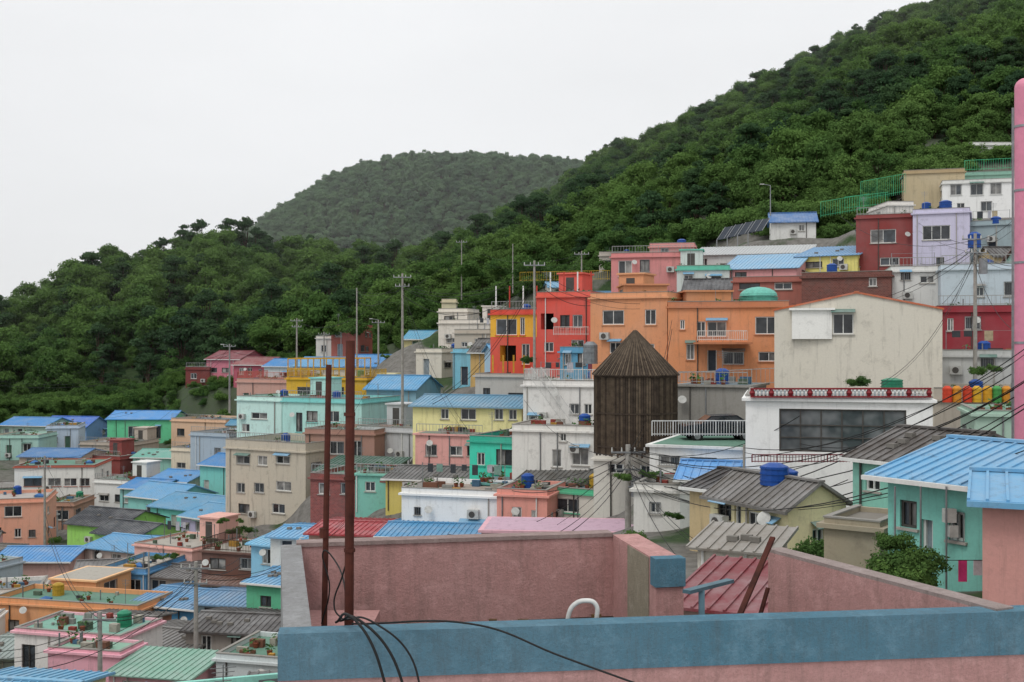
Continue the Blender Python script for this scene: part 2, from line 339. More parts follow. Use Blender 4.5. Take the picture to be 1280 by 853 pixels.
h('grey_blue_house',238,286,541,600,158,155,8,'#a9b6bf','flat',wins=[(268,560,276,570)])
h('teal_house',250,292,568,622,146,143,7,'#7fc9bf','gx',BLUE,e=582)
h('blue_roof_house',150,196,599,640,146,144,7,'#8fc9c4','gx',BLUE,e=611)
h('blue_roof_house',188,234,588,630,150,147,7,'#e0cfc0','gx','#5a9fd6',e=601)
h('white_house',118,160,600,640,150,148,7,'#e0e0dc','flat')
h('blue_roof_house',160,214,604,652,138,134,7,'#8dd0c8','gx',LB,e=622)
h('peach_house',-40,58,624,682,125,127,8,'#e2a58c','flat')
h('brown_house',58,92,628,660,140,140,7,'#b08a76','flat')
h('turquoise_house',188,262,618,668,130,125,8,'#7fd4cc','gx','#6aa8cc',e=636)
h('lavender_house',226,302,632,678,124,118,8,'#c4bcdc','gx','#74b0d4',e=650)
h('lime_green_house',84,150,636,700,122,119,7,'#9ed86a','gx','#3c3f44',e=656)
h('lime_green_house',118,172,652,696,118,115,6,'#a8d878','gx','#474b50',e=668)
h('grey_house',0,42,650,690,130,130,7,'#a9a9a6','flat')
h('pink_house',168,240,682,722,106,103,7,'#e6b4a8','flat',par=0.3)
h('blue_roof_house',106,196,671,716,112,108,8,'#c9b8b0','gx',LB,e=688)
h('blue_roof_house',-10,86,684,740,108,108,8,'#c9a39a','gx','#4f93cc',e=702)
h('grey_roof_house',176,262,708,750,98,96,7,'#b9aca0','gx','#6f6c6a',e=722)
h('blue_wall_house',126,182,710,750,98,97,7,'#5f98c4','flat')
h('orange_house',64,120,724,762,93,92,5,'#e8ac78','flat',wins=[],trim='#eec090',par=0.15,clutter=False)
h('orange_house',-10,172,752,806,88,85,5,'#e0a070','flat',wins=[(10,775,24,790),(60,772,80,786),(110,770,128,784),(140,768,152,790)])
h('blue_wall_house',164,242,736,800,88,86,8,'#4f8fb8','gx','#5b93bc',e=758)
h('blue_roof_house',246,318,740,785,86,85,6,'#93a8b0','gx','#6f94b4',e=756)
h('grey_roof_house',90,170,772,812,80,79,5,'#a9745f','gx','#6a6560',e=786)
h('white_pink_house',18,150,790,860,70,68,4.5,'#eae6e2','flat',rc='#7ca898',wins=[(27,806,44,836)],trim='#e8b4be',par=0.3)
h('pink_house',60,150,812,880,65,64,2.5,'#ecb0be','flat',rc='#87ac98',par=0.3)
h('pink_house',136,236,832,890,62,61,4,'#dca8ae','sf','#7fac98',e=846)
h('dark_roof_house',232,346,768,830,74,73,6,'#9b948c','gx','#4b4846',e=790)
h('white_house',270,352,820,880,63,62,5,'#ccd3d3','flat',par=0.4)
h('grey_roof_house',150,240,790,840,75,73,6,'#b08f80','gx','#6d6a66',e=808)
h('green_house',308,352,711,775,82,81,8,'#62b890','gx','#6aa8d0',e=730)
h('cream_house',250,312,716,760,92,91,7,'#c9a78e','gx','#7b5a4c',e=730)
h('grey_roof_house',-30,20,800,880,78,78,8,'#a0a8a4','gx','#8a9a94',e=822)
# left-centre
h('red_roof_house',258,300,439,475,205,202,8,'#c87888','gx','#8a4048',e=449)
h('pink_house',292,336,447,476,200,198,7,'#b05868','gx','#9a5a5a',e=456)
h('maroon_house',232,262,459,480,205,204,7,'#7a3d3a','flat')
h('blue_roof_house',330,366,449,482,190,188,7,'#cfd6d8','gx',BLUE,e=458)
h('blue_roof_house',366,440,447,486,182,178,8,'#d8d8d0','gx',LB,e=458)
h('white_house',395,420,420,450,190,190,6,'#d9d5cc','flat')
h('red_house',414,448,406,446,188,187,7,'#b4685c','flat')
h('blue_roof_house',432,520,444,485,165,162,8,'#cbd0cc','gx',BLUE,e=458)
h('green_roof_house',505,550,414,442,160,159,7,'#c9c08f','gx','#4f9fc0',e=424)
h('white_house',548,612,400,442,150,148,8,'#dcd6cc','flat')
h('beige_tower_house',552,570,374,402,158,158,4,'#cfc5a8','flat',clutter=False)
h('cream_house',548,584,386,412,156,155,6,'#ded8cc','flat')
h('grey_house',568,612,412,470,135,132,8,'#b8aea0','flat')
h('cream_house',520,552,436,470,142,140,6,'#d8d2c4','flat')
h('sky_blue_house',566,592,436,482,128,127,6,'#7fbfd4','flat')
h('dark_roof_house',588,618,424,480,124,123,6,'#c9a66a','gx','#4a4845',e=440)
h('pink_brick_house',296,360,474,512,150,147,7,'#c49a8c','flat',prail='#c86a5a')
h('mint_house',296,352,496,548,128,125,7,'#c8e6de','flat',wins=[(314,516,334,524),(302,530,312,540)])
h('mint_house',353,452,498,548,122,118,8,'#b4e0d8','flat',wins=[(370,516,378,540),(383,514,397,528),(408,514,424,528),(432,515,444,540)],trim='#84ccc8')
h('yellow_terrace_house',358,458,472,500,134,131,6,'#d8ab38','flat',prail='#e0b030',par=0.3,wins=[(372,484,390,494),(410,484,430,494)])
h('grey_wall_building',446,516,534,600,112,109,8,'#c0c1c2','flat',wins=[(455,556,466,566)])
h('brown_tile_building',381,468,537,596,110,108,7,'#a88274','flat',wins=[(388,552,404,568),(412,552,430,568),(440,551,452,572)])
h('blue_roof_house',458,520,470,520,128,126,7,'#8fb8c8','gx','#5aa0cc',e=486)
h('grey_beige_apartment',282,382,552,652,112,107,9,'#c4bbaa','flat',rc='#5e7d68',wins=[(296,570,312,580),(322,570,334,582),(345,570,362,580),(296,604,306,616),(318,604,330,616),(345,602,364,614),(298,630,312,642),(340,630,356,642)],dirt=1.3,par=0.9)
h('dark_green_roof_shed',395,482,572,600,102,100,5,'#5c7f74','sf','#31604f',e=590)
h('dark_red_brick_house',388,502,594,662,96,93,8,'#94504a','flat',brick=True,wins=[(398,604,412,618),(426,604,440,618),(466,652,498,664),(460,606,470,624)])
h('teal_glass_annex',444,506,592,626,94,93,4,'#7fbfae','flat',par=0.2)
h('brown_deck_house',252,342,690,728,94,92,6,'#6a4a40','flat',wins=[(262,698,282,712),(300,698,318,712)],prail='#4a332b',par=0.2)
h('blue_roof_house',338,402,660,700,86,85,6,'#dcdcd6','gx',LB,e=672)
h('red_roof_house',386,478,654,690,82,81,7,'#c0a090','gx','#a8343c',e=668)
h('light_blue_house',314,370,668,720,90,88,6,'#8fc4dc','gx','#7fc0e0',e=682)
h('blue_roof_house',474,606,662,700,74,73,7,'#b9c8cc','gx','#4a90bc',e=672)
# centre
h('grey_terrace_building',594,742,468,520,104,100,9,'#b9b4ac','flat',par=0.3)
h('yellow_house',516,652,495,545,101,98,7,'#ece4a4','gx','#6ea0bc',e=508,wins=[(551,511,561,524),(576,511,595,525),(618,511,629,525),(636,512,646,525)],clutter=False)
h('pink_house',519,604,542,584,98.5,96.5,4,'#e2a69e','flat',wins=[(532,556,546,570),(562,558,578,570),(584,558,598,570)],par=0.2)
h('grey_roof_house',482,590,584,612,92,90,7,'#d4c36a','gx','#5f5e5c',e=600)
h('turquoise_house',587,656,546,628,88,86,7,'#46d2b4','flat',wins=[(620,562,642,582),(596,566,606,582)],trim='#3aae96',dirt=0.8)
h('turquoise_house',648,684,536,606,88,87,6,'#4ad4b8','flat',wins=[(655,560,666,575)],trim='#3aae96',dirt=0.8)
h('teal_shed',592,634,604,628,83,82,4,'#5f9f98','flat',par=0.15,wins=[])
h('white_stair_building',654,746,476,530,92,90,7,'#e4e2de','flat',wins=[(662,520,676,530),(712,505,724,518),(730,505,740,518)],prail='#e0e0dc')
h('white_ac_building',640,748,532,590,84,82,7,'#e2e0da','flat',wins=[(700,538,708,552),(715,560,736,582),(690,562,702,584)])
h('white_house',502,622,612,672,79,77,6,'#eeeeec','flat',wins=[(518,634,526,644),(545,653,563,668),(577,654,608,669),(532,652,542,668)],dirt=0.8)
h('coral_house',621,684,612,672,76,75,5,'#e8a092','flat',wins=[(640,634,652,648),(664,638,670,652),(660,616,682,622)])
h('green_trim_house',684,782,612,656,78,75,6,'#ddd8ce','flat',trim='#5cb890',par=0.4)
h('grey_roof_house',650,724,586,612,82,80,5,'#c2bdb2','gx','#55544f',e=602)
h('cream_house',742,860,568,640,74,72,7,'#e4e0d6','flat',wins=[(760,580,780,592),(800,582,815,600)])
h('pink_roof_house',602,852,664,700,62,61,4.5,'#d7a9b4','flat',par=0.15,rc='#c0a2b2',wins=[],clutter=False)
h('white_house',792,862,606,668,57,56,5,'#dedcd6','flat',wins=[(812,628,826,642)],par=0.4)
h('yellow_red_building',613,673,387,462,106,104,8,'#ecb440','flat',wins=[(620,399,646,419),(650,397,656,419),(625,432,645,452,'b'),(652,430,662,456)],base=(3.0,'#da5a48'),trim='#da5848')
h('red_building',671,739,365,470,101,99,8,'#de5c50','flat',wins=[(676,392,692,412,'b'),(700,394,712,410),(716,394,728,410),(680,428,692,440),(714,425,730,442)],trim='#e26858')
h('blue_mural_house',700,738,434,474,97,96,5,'#5f9fc0','flat',wins=[(706,440,714,456),(722,442,732,456)])
h('orange_building',738,834,366,476,95,92,9,'#dc9a70','flat',wins=[(753,388,780,406),(806,387,820,406),(762,428,776,442),(806,430,818,446)],par=0.5,trim='#e0a278')
h('orange_building',835,986,377,476,90,88,9,'#dc9468','flat',wins=[(871,402,882,421),(884,402,908,421),(944,396,974,418),(948,440,974,452),(850,400,856,412),(858,430,868,450),(884,438,896,464,'d'),(904,440,930,456)],trim='#c2805c')
h('orange_attic',780,834,354,372,94,94,5,'#d08c64','flat',par=0.2,wins=[],clutter=False,ctrl=False,found=1)
h('orange_attic',858,914,362,385,93,93,5,'#d08c64','flat',par=0.2,wins=[],clutter=False,ctrl=False,found=1)
h('grey_retaining_terrace',846,936,480,556,74,72,5,'#98958f','flat',par=0.2,wins=[],dirt=1.5)
h('cream_building',968,1178,367,482,73,70,10,'#d6d0c2','gy','#c0602c',e=388,wins=[(1041,392,1067,418)],oh=0.1,dirt=1.0,swins=[],clutter=False)
h('white_annex',990,1040,386,424,72.3,71.8,0.6,'#eeede8','flat',par=0.1,wins=[],swins=[],clutter=False,found=0,ctrl=False)
h('white_building',932,1166,496,640,56,54,9,'#eeeeec','flat',wins=[(974,512,1133,566,'g'),(950,600,972,612),(1000,606,1030,622)],par=0.25,frame=M_FRAMED,swins=[(2,2.2,4,3.6)],clutter=False,dirt=0.6,glass=GBIG)
h('white_terrace_building',812,934,556,612,62,60,8,'#e8e8e4','flat',par=0.2,wins=[(824,570,850,582),(862,572,896,584)],clutter=False)
# upper right
h('pink_house',764,868,316,360,122,120,9,'#d48c8a','flat',wins=[(773,326,790,346),(800,325,812,340)],par=0.5)
h('pink_house',812,868,304,330,126,125,6,'#d49692','flat',wins=[(826,310,836,318)],ctrl=False,clutter=False)
h('long_white_house',866,1012,309,345,128,124,8,'#d5d6d4','sf','#b9bcbc',e=318)
h('blue_roof_house',905,996,320,360,116,113,7,'#dc9e9e','sf','#80b0d0',e=336)
h('teal_trim_house',846,912,332,366,116,115,7,'#cfd8d4','flat',trim='#68bfa8')
h('dark_roof_house',856,916,350,380,106,105,5,'#c9c9c0','gx','#3c3c3e',e=362)
h('brown_brick_house',916,1006,346,384,104,102,7,'#a8685c','flat',wins=[(924,352,950,362),(968,352,990,362)],clutter=False)
h('dark_brick_house',1002,1114,340,378,100,97,8,'#7a4a40','flat',brick=True,wins=[(1086,344,1096,358)],clutter=False)
h('yellow_house',996,1072,310,342,118,115,8,'#e6dc84','sf','#78a8d0',e=320)
h('white_pavilion_house',964,1020,267,296,140,139,6,'#e2e2de','gx','#3f70a8',e=277)
h('dark_red_house',1070,1142,268,336,116,114,9,'#8c403e','flat',wins=[(1088,287,1120,304),(1100,322,1124,332)],par=0.4)
h('lavender_house',1141,1212,261,336,113,111,9,'#ccc8de','flat',wins=[(1153,282,1188,300),(1170,322,1180,332)])
h('white_house',1110,1142,252,275,128,128,7,'#e0dcd6','flat')
h('beige_school_annex',1130,1206,212,262,150,148,9,'#c0b090','flat',wins=[],trim='#b09c7a',clutter=False)
h('white_school_building',1178,1290,224,276,146,143,10,'#ececea','flat',wins=[(1188,231,1202,244),(1213,229,1229,244),(1238,228,1252,243),(1196,254,1206,266),(1226,252,1240,264)],trim='#d8d8d4',clutter=False,dirt=0.7)
h('teal_trim_house',1206,1300,214,240,152,150,8,'#8fb8a8','flat',wins=[],clutter=False)
h('white_house',1213,1290,178,210,170,170,8,'#d8d8d4','flat')
h('grey_house',1206,1264,276,324,116,114,8,'#9fb0b4','flat')
h('white_house',1114,1182,333,378,98,97,8,'#dcdcd8','flat',wins=[(1126,338,1138,350),(1150,345,1168,354)])
h('blue_grey_house',1176,1290,330,390,94,92,8,'#c0ccd4','flat')
h('maroon_house',1172,1292,382,438,86,84,8,'#963640','flat',wins=[(1206,396,1226,412),(1184,398,1192,414)])
h('grey_white_house',1178,1300,438,490,80,78,8,'#c4c5c2','flat',wins=[(1186,446,1196,452),(1226,444,1244,460)])
h('grey_white_house',1168,1310,486,560,70,68,8,'#b5aca0','flat',par=0.8,wins=[(1240,504,1256,524)])
h('pale_green_house',1218,1320,514,580,58,57,6,'#a9c4b4','flat',par=0.3)
# right foreground
h('dark_roof_teal_house',1066,1168,536,690,43,40,6,'#8ccab8','gx','#4c4641',e=576,wins=[(1082,592,1100,614)])
h('blue_roof_teal_house',1110,1330,553,745,31,27,7,'#84ccbe','gx','#66a4cc',e=604,wins=[(1125,626,1146,660),(1152,650,1166,690,'d'),(1186,640,1206,676)],oh=0.45,clutter=False)
h('blue_roof_pink_house',1228,1400,602,760,24,23,5,'#cc968e','gx','#66a4cc',e=630,wins=[(1236,690,1252,740,'d'),(1262,700,1276,720)],oh=0.3,clutter=False)
h('cream_house',888,985,594,712,46,42,2.9,'#e4d9ac','gx','#66625d',e=626,wins=[(897,630,914,650),(918,626,926,678,'d'),(934,640,952,672),(962,655,974,668)],swins=[(1.2,1.2,1.8,1.8)],oh=0.25)
h('black_roof_house',862,926,588,690,50,48,5,'#c9b48c','gx','#302c2b',e=612)
h('blue_roof_house',850,944,578,640,56,55,5,'#c8ccc8','gx','#5a9cd8',e=600)
h('white_wall_house',872,962,676,745,36,35,2.5,'#d8d2c6','sf','#8c867d',e=688,wins=[])
h('dark_red_roof_shed',846,975,713,800,26,25,4,'#a08a80','sf','#7c2b33',e=764,wins=[],clutter=False)
h('grey_roof_shed',1030,1100,650,730,35,34,3,'#a39883','flat',rc='#7a756d',par=0.3,wins=[],clutter=False)
HANDMADE=len(CLIP)
# ---------------------------------------------------------------- landmark details
b=B('wooden_pavilion'); c=PT(794,CY,70); R=2.62; zt=(CY-468)/F*70; zb=(CY-562)/F*70; za=(CY-412)/F*69
MW=mplain('weathered_wood','#4d4238',0.95,var=0.42); MW2=mplain('weathered_wood_light','#685b4c',0.95,var=0.42)
N=8
def oc(i,r): a=math.radians(22.5+45*i); return Vector((c.x+r*math.cos(a),c.y+r*math.sin(a),0))
for i in range(N):
    p,q=oc(i,R),oc(i+1,R); pi,qi=oc(i,R-0.08),oc(i+1,R-0.08)
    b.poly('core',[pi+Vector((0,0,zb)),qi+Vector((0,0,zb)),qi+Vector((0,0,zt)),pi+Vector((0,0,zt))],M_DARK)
    for k in range(13):
        a=p.lerp(q,(k+0.5)/13); b.beam('planks',a+Vector((0,0,zb-0.3*random.random())),a+Vector((0,0,zt+0.05)),0.125,0.04,MW if random.random()<0.6 else MW2)
    for z in (zb+0.3,(zb+zt)/2,zt-0.1): b.beam('ring_beam',oc(i,R+0.03)+Vector((0,0,z)),oc(i+1,R+0.03)+Vector((0,0,z)),0.05,0.1,MW)
    ap=Vector((c.x,c.y,za)); e0,e1=oc(i,R+0.18)+Vector((0,0,zt-0.05)),oc(i+1,R+0.18)+Vector((0,0,zt-0.05))
    b.poly('roof_deck',[e0,e1,ap],MW)
    for k in range(12):
        f=(k+0.5)/12; s=e0.lerp(e1,f); s2=s.lerp(ap,0.97)
        b.beam('roof_planks',s+Vector((0,0,0.04)),s2+Vector((0,0,0.03)),0.09,0.05,MW2 if k%2 else MW)
b.finish()
def railing(name,a,c,h,colr,sp=0.14):
    b=B(name); rail(b,'bars',a,c,h,mplain('railing_paint_'+colr[1:],colr,0.5),sp); b.finish()
railing('white_railing',PT(815,545,61),PT(932,545,60),0.8,'#e4e4e0'); railing('white_railing',PT(872,426,87.6),PT(934,426,86.8),0.75,'#e6e2dc')
b=B('balcony_slab'); p=PT(903,428,88.2); b.box('slab',p.x-2.1,p.x+2.1,87.0,89.5,p.z-0.15,p.z,mwall('#c2805c')); b.finish()
railing('dark_red_railing',PT(940,578,53.5),PT(1066,578,53),0.35,'#7a2630')
railing('white_railing',PT(692,419,98.2),PT(736,419,97.6),0.7,'#e6ded8')
railing('steel_railing',PT(850,486,78),PT(985,480,77),1.1,'#b0b0ac',0.3)
GF='#4fc08c'
railing('green_fence',PT(1026,272,146),PT(1086,262,146),2.0,GF,0.3); railing('green_fence',PT(1076,252,150),PT(1132,242,149),2.6,GF,0.25); railing('green_fence',PT(1056,262,147),PT(1110,256,146),1.6,GF,0.3); railing('green_fence',PT(1206,214,151),PT(1290,210,150),1.4,GF,0.3)
railing('yellow_fence',PT(650,352,150),PT(762,350,145),1.2,'#c8a83a',0.3)
railing('white_stair_railing',PT(664,475,89),PT(706,533,88),1.0,'#d8d8d4',0.16); railing('white_stair_railing',PT(676,475,88.5),PT(716,533,87.5),1.0,'#d8d8d4',0.16)
b=B('rooftop_pillar_frame'); RP=mplain('red_pillar_paint','#c8483c',0.6); YP=mplain('yellow_pillar_paint','#d8a43a',0.6)
for i in range(8):
    p=PT(620+i*17,385 if i<4 else 368,105-0.6*i); b.beam('pillars',p,p+Vector((0,0,2.0)),0.12,0.12,RP if i%2 else M_WHITE)
for i in range(4):
    p=PT(616+i*13,466,103.5); b.beam('pillars',p,p+Vector((0,0,1.6)),0.15,0.15,YP)
b.finish()
# yellow steel canopy frame on the left terrace
b=B('yellow_steel_frame')
for i in range(7):
    p=PT(360+i*16,472,133.5-0.4*i); q=p+Vector((0,0,2.2)); b.beam('posts',p,q,0.12,0.12,YP); b.beam('posts',p+Vector((0.3,3,0)),q+Vector((0.3,3,0)),0.12,0.12,YP); b.beam('joists',q,q+Vector((0.3,3,0)),0.1,0.1,YP)
a=PT(360,472,133.5)+Vector((0,0,2.2)); q=PT(456,472,131.1)+Vector((0,0,2.2))
for o in (Vector((0,0,0)),Vector((0.3,3,0)),Vector((0,0,-1.2))): b.beam('beams',a+o,q+o,0.12,0.14,YP)
b.finish()
b=B('balustrade'); DR=mplain('dark_red_paint','#8c2a30',0.6); WP=M_WHITE
a=PT(938,497,55.7);q=PT(1164,497,53.9)
b.beam('top_rail',a+Vector((0,0,0.42)),q+Vector((0,0,0.42)),0.22,0.08,DR); b.beam('bottom_rail',a+Vector((0,0,0.03)),q+Vector((0,0,0.03)),0.22,0.07,DR)
for i in range(46):
    s=a.lerp(q,(i+0.5)/46); m_=WP if i%5 else DR; w=0.1 if i%5 else 0.2
    b.cyl('balusters',s+Vector((0,0,0.07)),s+Vector((0,0,0.22)),w*0.4,w*0.75,8,m_); b.cyl('balusters',s+Vector((0,0,0.22)),s+Vector((0,0,0.38)),w*0.75,w*0.4,8,m_)
b.finish()
def watertank(px,py,D,r,hh,m,dome=False):
    b=B('water_tank'); p=PT(px,py,D); tank(b,p.x,p.y,p.z,r,hh,m)
    if dome:
        for k in range(5):
            a0=k/5*1.5;a1=(k+1)/5*1.5; b.cyl('dome',(p.x,p.y,p.z+hh+r*0.5*math.sin(a0)),(p.x,p.y,p.z+hh+r*0.5*math.sin(a1)),r*math.cos(a0),r*math.cos(a1),16,m)
    b.finish()
watertank(968,606,44.5,0.55,0.85,M_TANKB); watertank(983,608,45,0.45,0.7,M_TANKB)
watertank(1115,487,60,0.55,0.6,mplain('green_tank','#2f8a68',0.4)); watertank(1182,262,113,0.6,0.9,M_TANKB); watertank(1218,310,108,0.6,1.5,M_TANKB); watertank(1158,263,114,0.45,0.8,M_TANKB); watertank(1245,282,115,0.5,0.9,M_TANKB); watertank(852,308,127,0.5,0.8,M_TANKB); watertank(1040,341,100,0.45,0.8,M_TANKB)
watertank(948,378,96,1.6,0.5,mplain('teal_dome','#6fbfae',0.5),True); watertank(738,455,92,0.6,1.8,mplain('grey_tank','#8a8f92',0.4,0.3))
for i,(px,cc) in enumerate([(1184,'#d8482c'),(1196,'#d8902c'),(1209,'#d8482c'),(1221,'#e0b030'),(1234,'#d8a02c'),(1246,'#4a9a50'),(1258,'#d8902c'),(488,'#d0a52c'),(497,'#c86a2c'),(510,'#d0a52c')]):
    p=PT(px,503 if px>1000 else 530,66 if px>1000 else 118); b=B('plastic_barrel'); tank(b,p.x,p.y,p.z,0.27,0.95,mplain('barrel_'+str(i),cc,0.5)); b.finish()
b=B('solar_panel'); M_SOL=mplain('solar_cells','#2b3440',0.2)
for i in range(4):
    p=PT(896+i*13,300-i*3,135); b.slab('panels',p,p+Vector((1.7,0,0.25)),p+Vector((3.0,1.6,1.9)),p+Vector((1.3,1.6,1.65)),0.05,M_SOL,0.6,M_METAL,0.05); b.beam('legs',p,p+Vector((0,0,-2.5)),0.1,0.1,M_METAL)
b.finish()
def car(px,py,D,yaw,colr):
    b=B('parked_car'); body=mplain('car_paint',colr,0.25,0.3); prof=[(-2.2,0.35),(-2.2,0.85),(-1.9,0.95),(-1.2,1.0),(-0.6,1.45),(0.9,1.5),(1.6,1.05),(2.15,0.95),(2.2,0.35)]
    for y in (-0.85,0.85): b.poly('body',[(x,y*(0.86 if z>1.1 else 1),z) for x,z in prof],body)
    for i in range(len(prof)):
        (xa,za_),(xb,zb_)=prof[i],prof[(i+1)%len(prof)]; fa=0.86 if za_>1.1 else 1; fb=0.86 if zb_>1.1 else 1
        gm=GL[1] if (za_>1.1)!=(zb_>1.1) else body
        b.poly('shell',[(xa,-0.85*fa,za_),(xa,0.85*fa,za_),(xb,0.85*fb,zb_),(xb,-0.85*fb,zb_)],gm)
    for s in (-1,1):
        b.poly('windows',[(-1.0,s*0.855,1.05),(0.1,s*0.855,1.05),(0.1,s*0.76,1.42),(-0.55,s*0.76,1.40)],GL[1]); b.poly('windows',[(0.18,s*0.855,1.05),(1.35,s*0.855,1.05),(0.85,s*0.76,1.43),(0.18,s*0.76,1.43)],GL[1])
        for x in (-1.4,1.35): b.cyl('wheels',(x,s*0.70,0.33),(x,s*0.9,0.33),0.33,0.33,16,M_WIRE); b.cyl('hubs',(x,s*0.88,0.33),(x,s*0.92,0.33),0.18,0.18,10,M_METAL)
    b.finish(Matrix.Translation(PT(px,py,D))@Matrix.Rotation(yaw,4,'Z'))
car(898,551,65,0.05,'#23282e')
b=B('pink_pipe_column'); MPK=mplain('pink_paint','#dc8aa2',0.5,var=0.12); p0=PT(1281,700,40); p1=PT(1281,110,40); r=0.34
b.cyl('pipe',p0,p1,r,r,20,MPK)
for k in range(5):
    a0=k/5*1.55;a1=(k+1)/5*1.55; b.cyl('cap',p1+Vector((0,0,r*math.sin(a0))),p1+Vector((0,0,r*math.sin(a1))),r*math.cos(a0),r*math.cos(a1),20,MPK)
for y in (160,240,330,430): p=PT(1281,y,40); b.cyl('strap',p,p+Vector((0,0,0.08)),r*1.06,r*1.06,20,M_METAL)
b.finish()
b=B('steel_pole'); b.cyl('pole',PT(1266,560,41),PT(1266,135,41),0.05,0.04,8,M_METAL); b.finish()
b=B('wall_fittings'); 
for (px,py,w_,h_) in [(1172,650,0.3,0.35),(1178,668,0.22,0.3)]:
    p=PT(px,py,29.6); b.box('meter_box',p.x,p.x+w_,p.y-0.5,p.y-0.3,p.z,p.z+h_,M_AC)
for px in (1118,1150,1182): p=PT(px,608,30.2-(px-1110)*0.018); b.cyl('conduit',(p.x,p.y-0.05,p.z-3.2),(p.x,p.y-0.05,p.z),0.025,0.025,6,M_METAL)
p=PT(1206,722,26.5); b.beam('washing_line',p+Vector((-0.4,0,0.4)),p+Vector((1.0,0,0.4)),0.015,0.015,M_WIRE); b.box('washing',p.x-0.15,p.x+0.05,p.y-0.01,p.y+0.01,p.z-0.1,p.z+0.39,mplain('pink_cloth','#c83c78',0.9)); b.box('washing',p.x+0.2,p.x+0.4,p.y-0.01,p.y+0.01,p.z+0.05,p.z+0.39,mplain('white_cloth','#c8c8cc',0.9))
b.finish()
def pole(px,yt,yb,D,r=0.16,arms=2,tf=False,name='utility_pole',lean=0):
    b=B(name); a=PT(px,yb,D); t=PT(px+lean,yt,D); b.cyl('pole',a-Vector((0,0,2)),t,r,r*0.65,10,M_POLE)
    for i in range(arms):
        z=t.z-0.4-0.9*i; x=t.x; w=0.9 if i==0 else 0.7; b.beam('crossarm',(x-w,D-0.1,z),(x+w,D-0.1,z),0.09,0.09,M_METAL)
        for k in (-1,-0.4,0.4,1): b.cyl('insulators',(x+w*k*0.95,D-0.1,z+0.04),(x+w*k*0.95,D-0.1,z+0.26),0.05,0.03,6,M_AC)
    if tf: b.cyl('transformer',(t.x+0.4,D-0.3,t.z-2.7),(t.x+0.4,D-0.3,t.z-1.7),0.28,0.28,12,M_METAL); b.beam('bracket',(t.x,D-0.15,t.z-2.2),(t.x+0.4,D-0.3,t.z-2.2),0.06,0.06,M_METAL)
    b.finish()
pole(503,342,520,115,arms=2); pole(446,360,470,140,arms=0,r=0.12); pole(371,398,470,170); pole(405,415,450,180,arms=1); pole(473,400,450,160,arms=1); pole(668,326,470,97,r=0.14,arms=1)
pole(785,556,690,60,r=0.2,arms=2,tf=True); pole(1219,292,470,76,r=0.15,arms=2,tf=True); pole(245,702,860,68,r=0.17,arms=2); pole(125,765,870,62,arms=1); pole(287,430,500,170,arms=1); pole(56,570,680,125,arms=2)
pole(727,314,360,140,arms=1,r=0.12); pole(641,305,350,170,arms=0,r=0.1); pole(186,690,760,92,arms=0,r=0.1); pole(1138,560,600,44,arms=0,r=0.06)
pole(577,300,360,190,arms=1,r=0.12); pole(930,556,650,52,arms=0,r=0.08)
def lamp(px,yt,yb,D):
    b=B('street_lamp'); a=PT(px,yb,D);t=PT(px,yt,D); b.cyl('pole',a,t,0.08,0.05,8,M_METAL); b.beam('arm',t,t+Vector((-0.9,0,0.15)),0.06,0.06,M_METAL); b.box('lamp_head',t.x-1.3,t.x-0.8,t.y-0.12,t.y+0.12,t.z+0.1,t.z+0.2,M_AC); b.finish()
lamp(473,400,450,165); lamp(963,232,276,142); lamp(287,432,500,165)
cu=bpy.data.curves.new('overhead_wires','CURVE'); cu.dimensions='3D'; cu.bevel_depth=0.017; cu.bevel_resolution=0; cu.materials.append(M_WIRE)
def wire(a,c,sag,r=1.0):
    a=PT(*a);c=PT(*c); s=cu.splines.new('POLY'); n=14; s.points.add(n)
    for i in range(n+1):
        f=i/n; p=a.lerp(c,f); p.z-=sag*4*f*(1-f); s.points[i].co=(p.x,p.y,p.z,1); s.points[i].radius=r
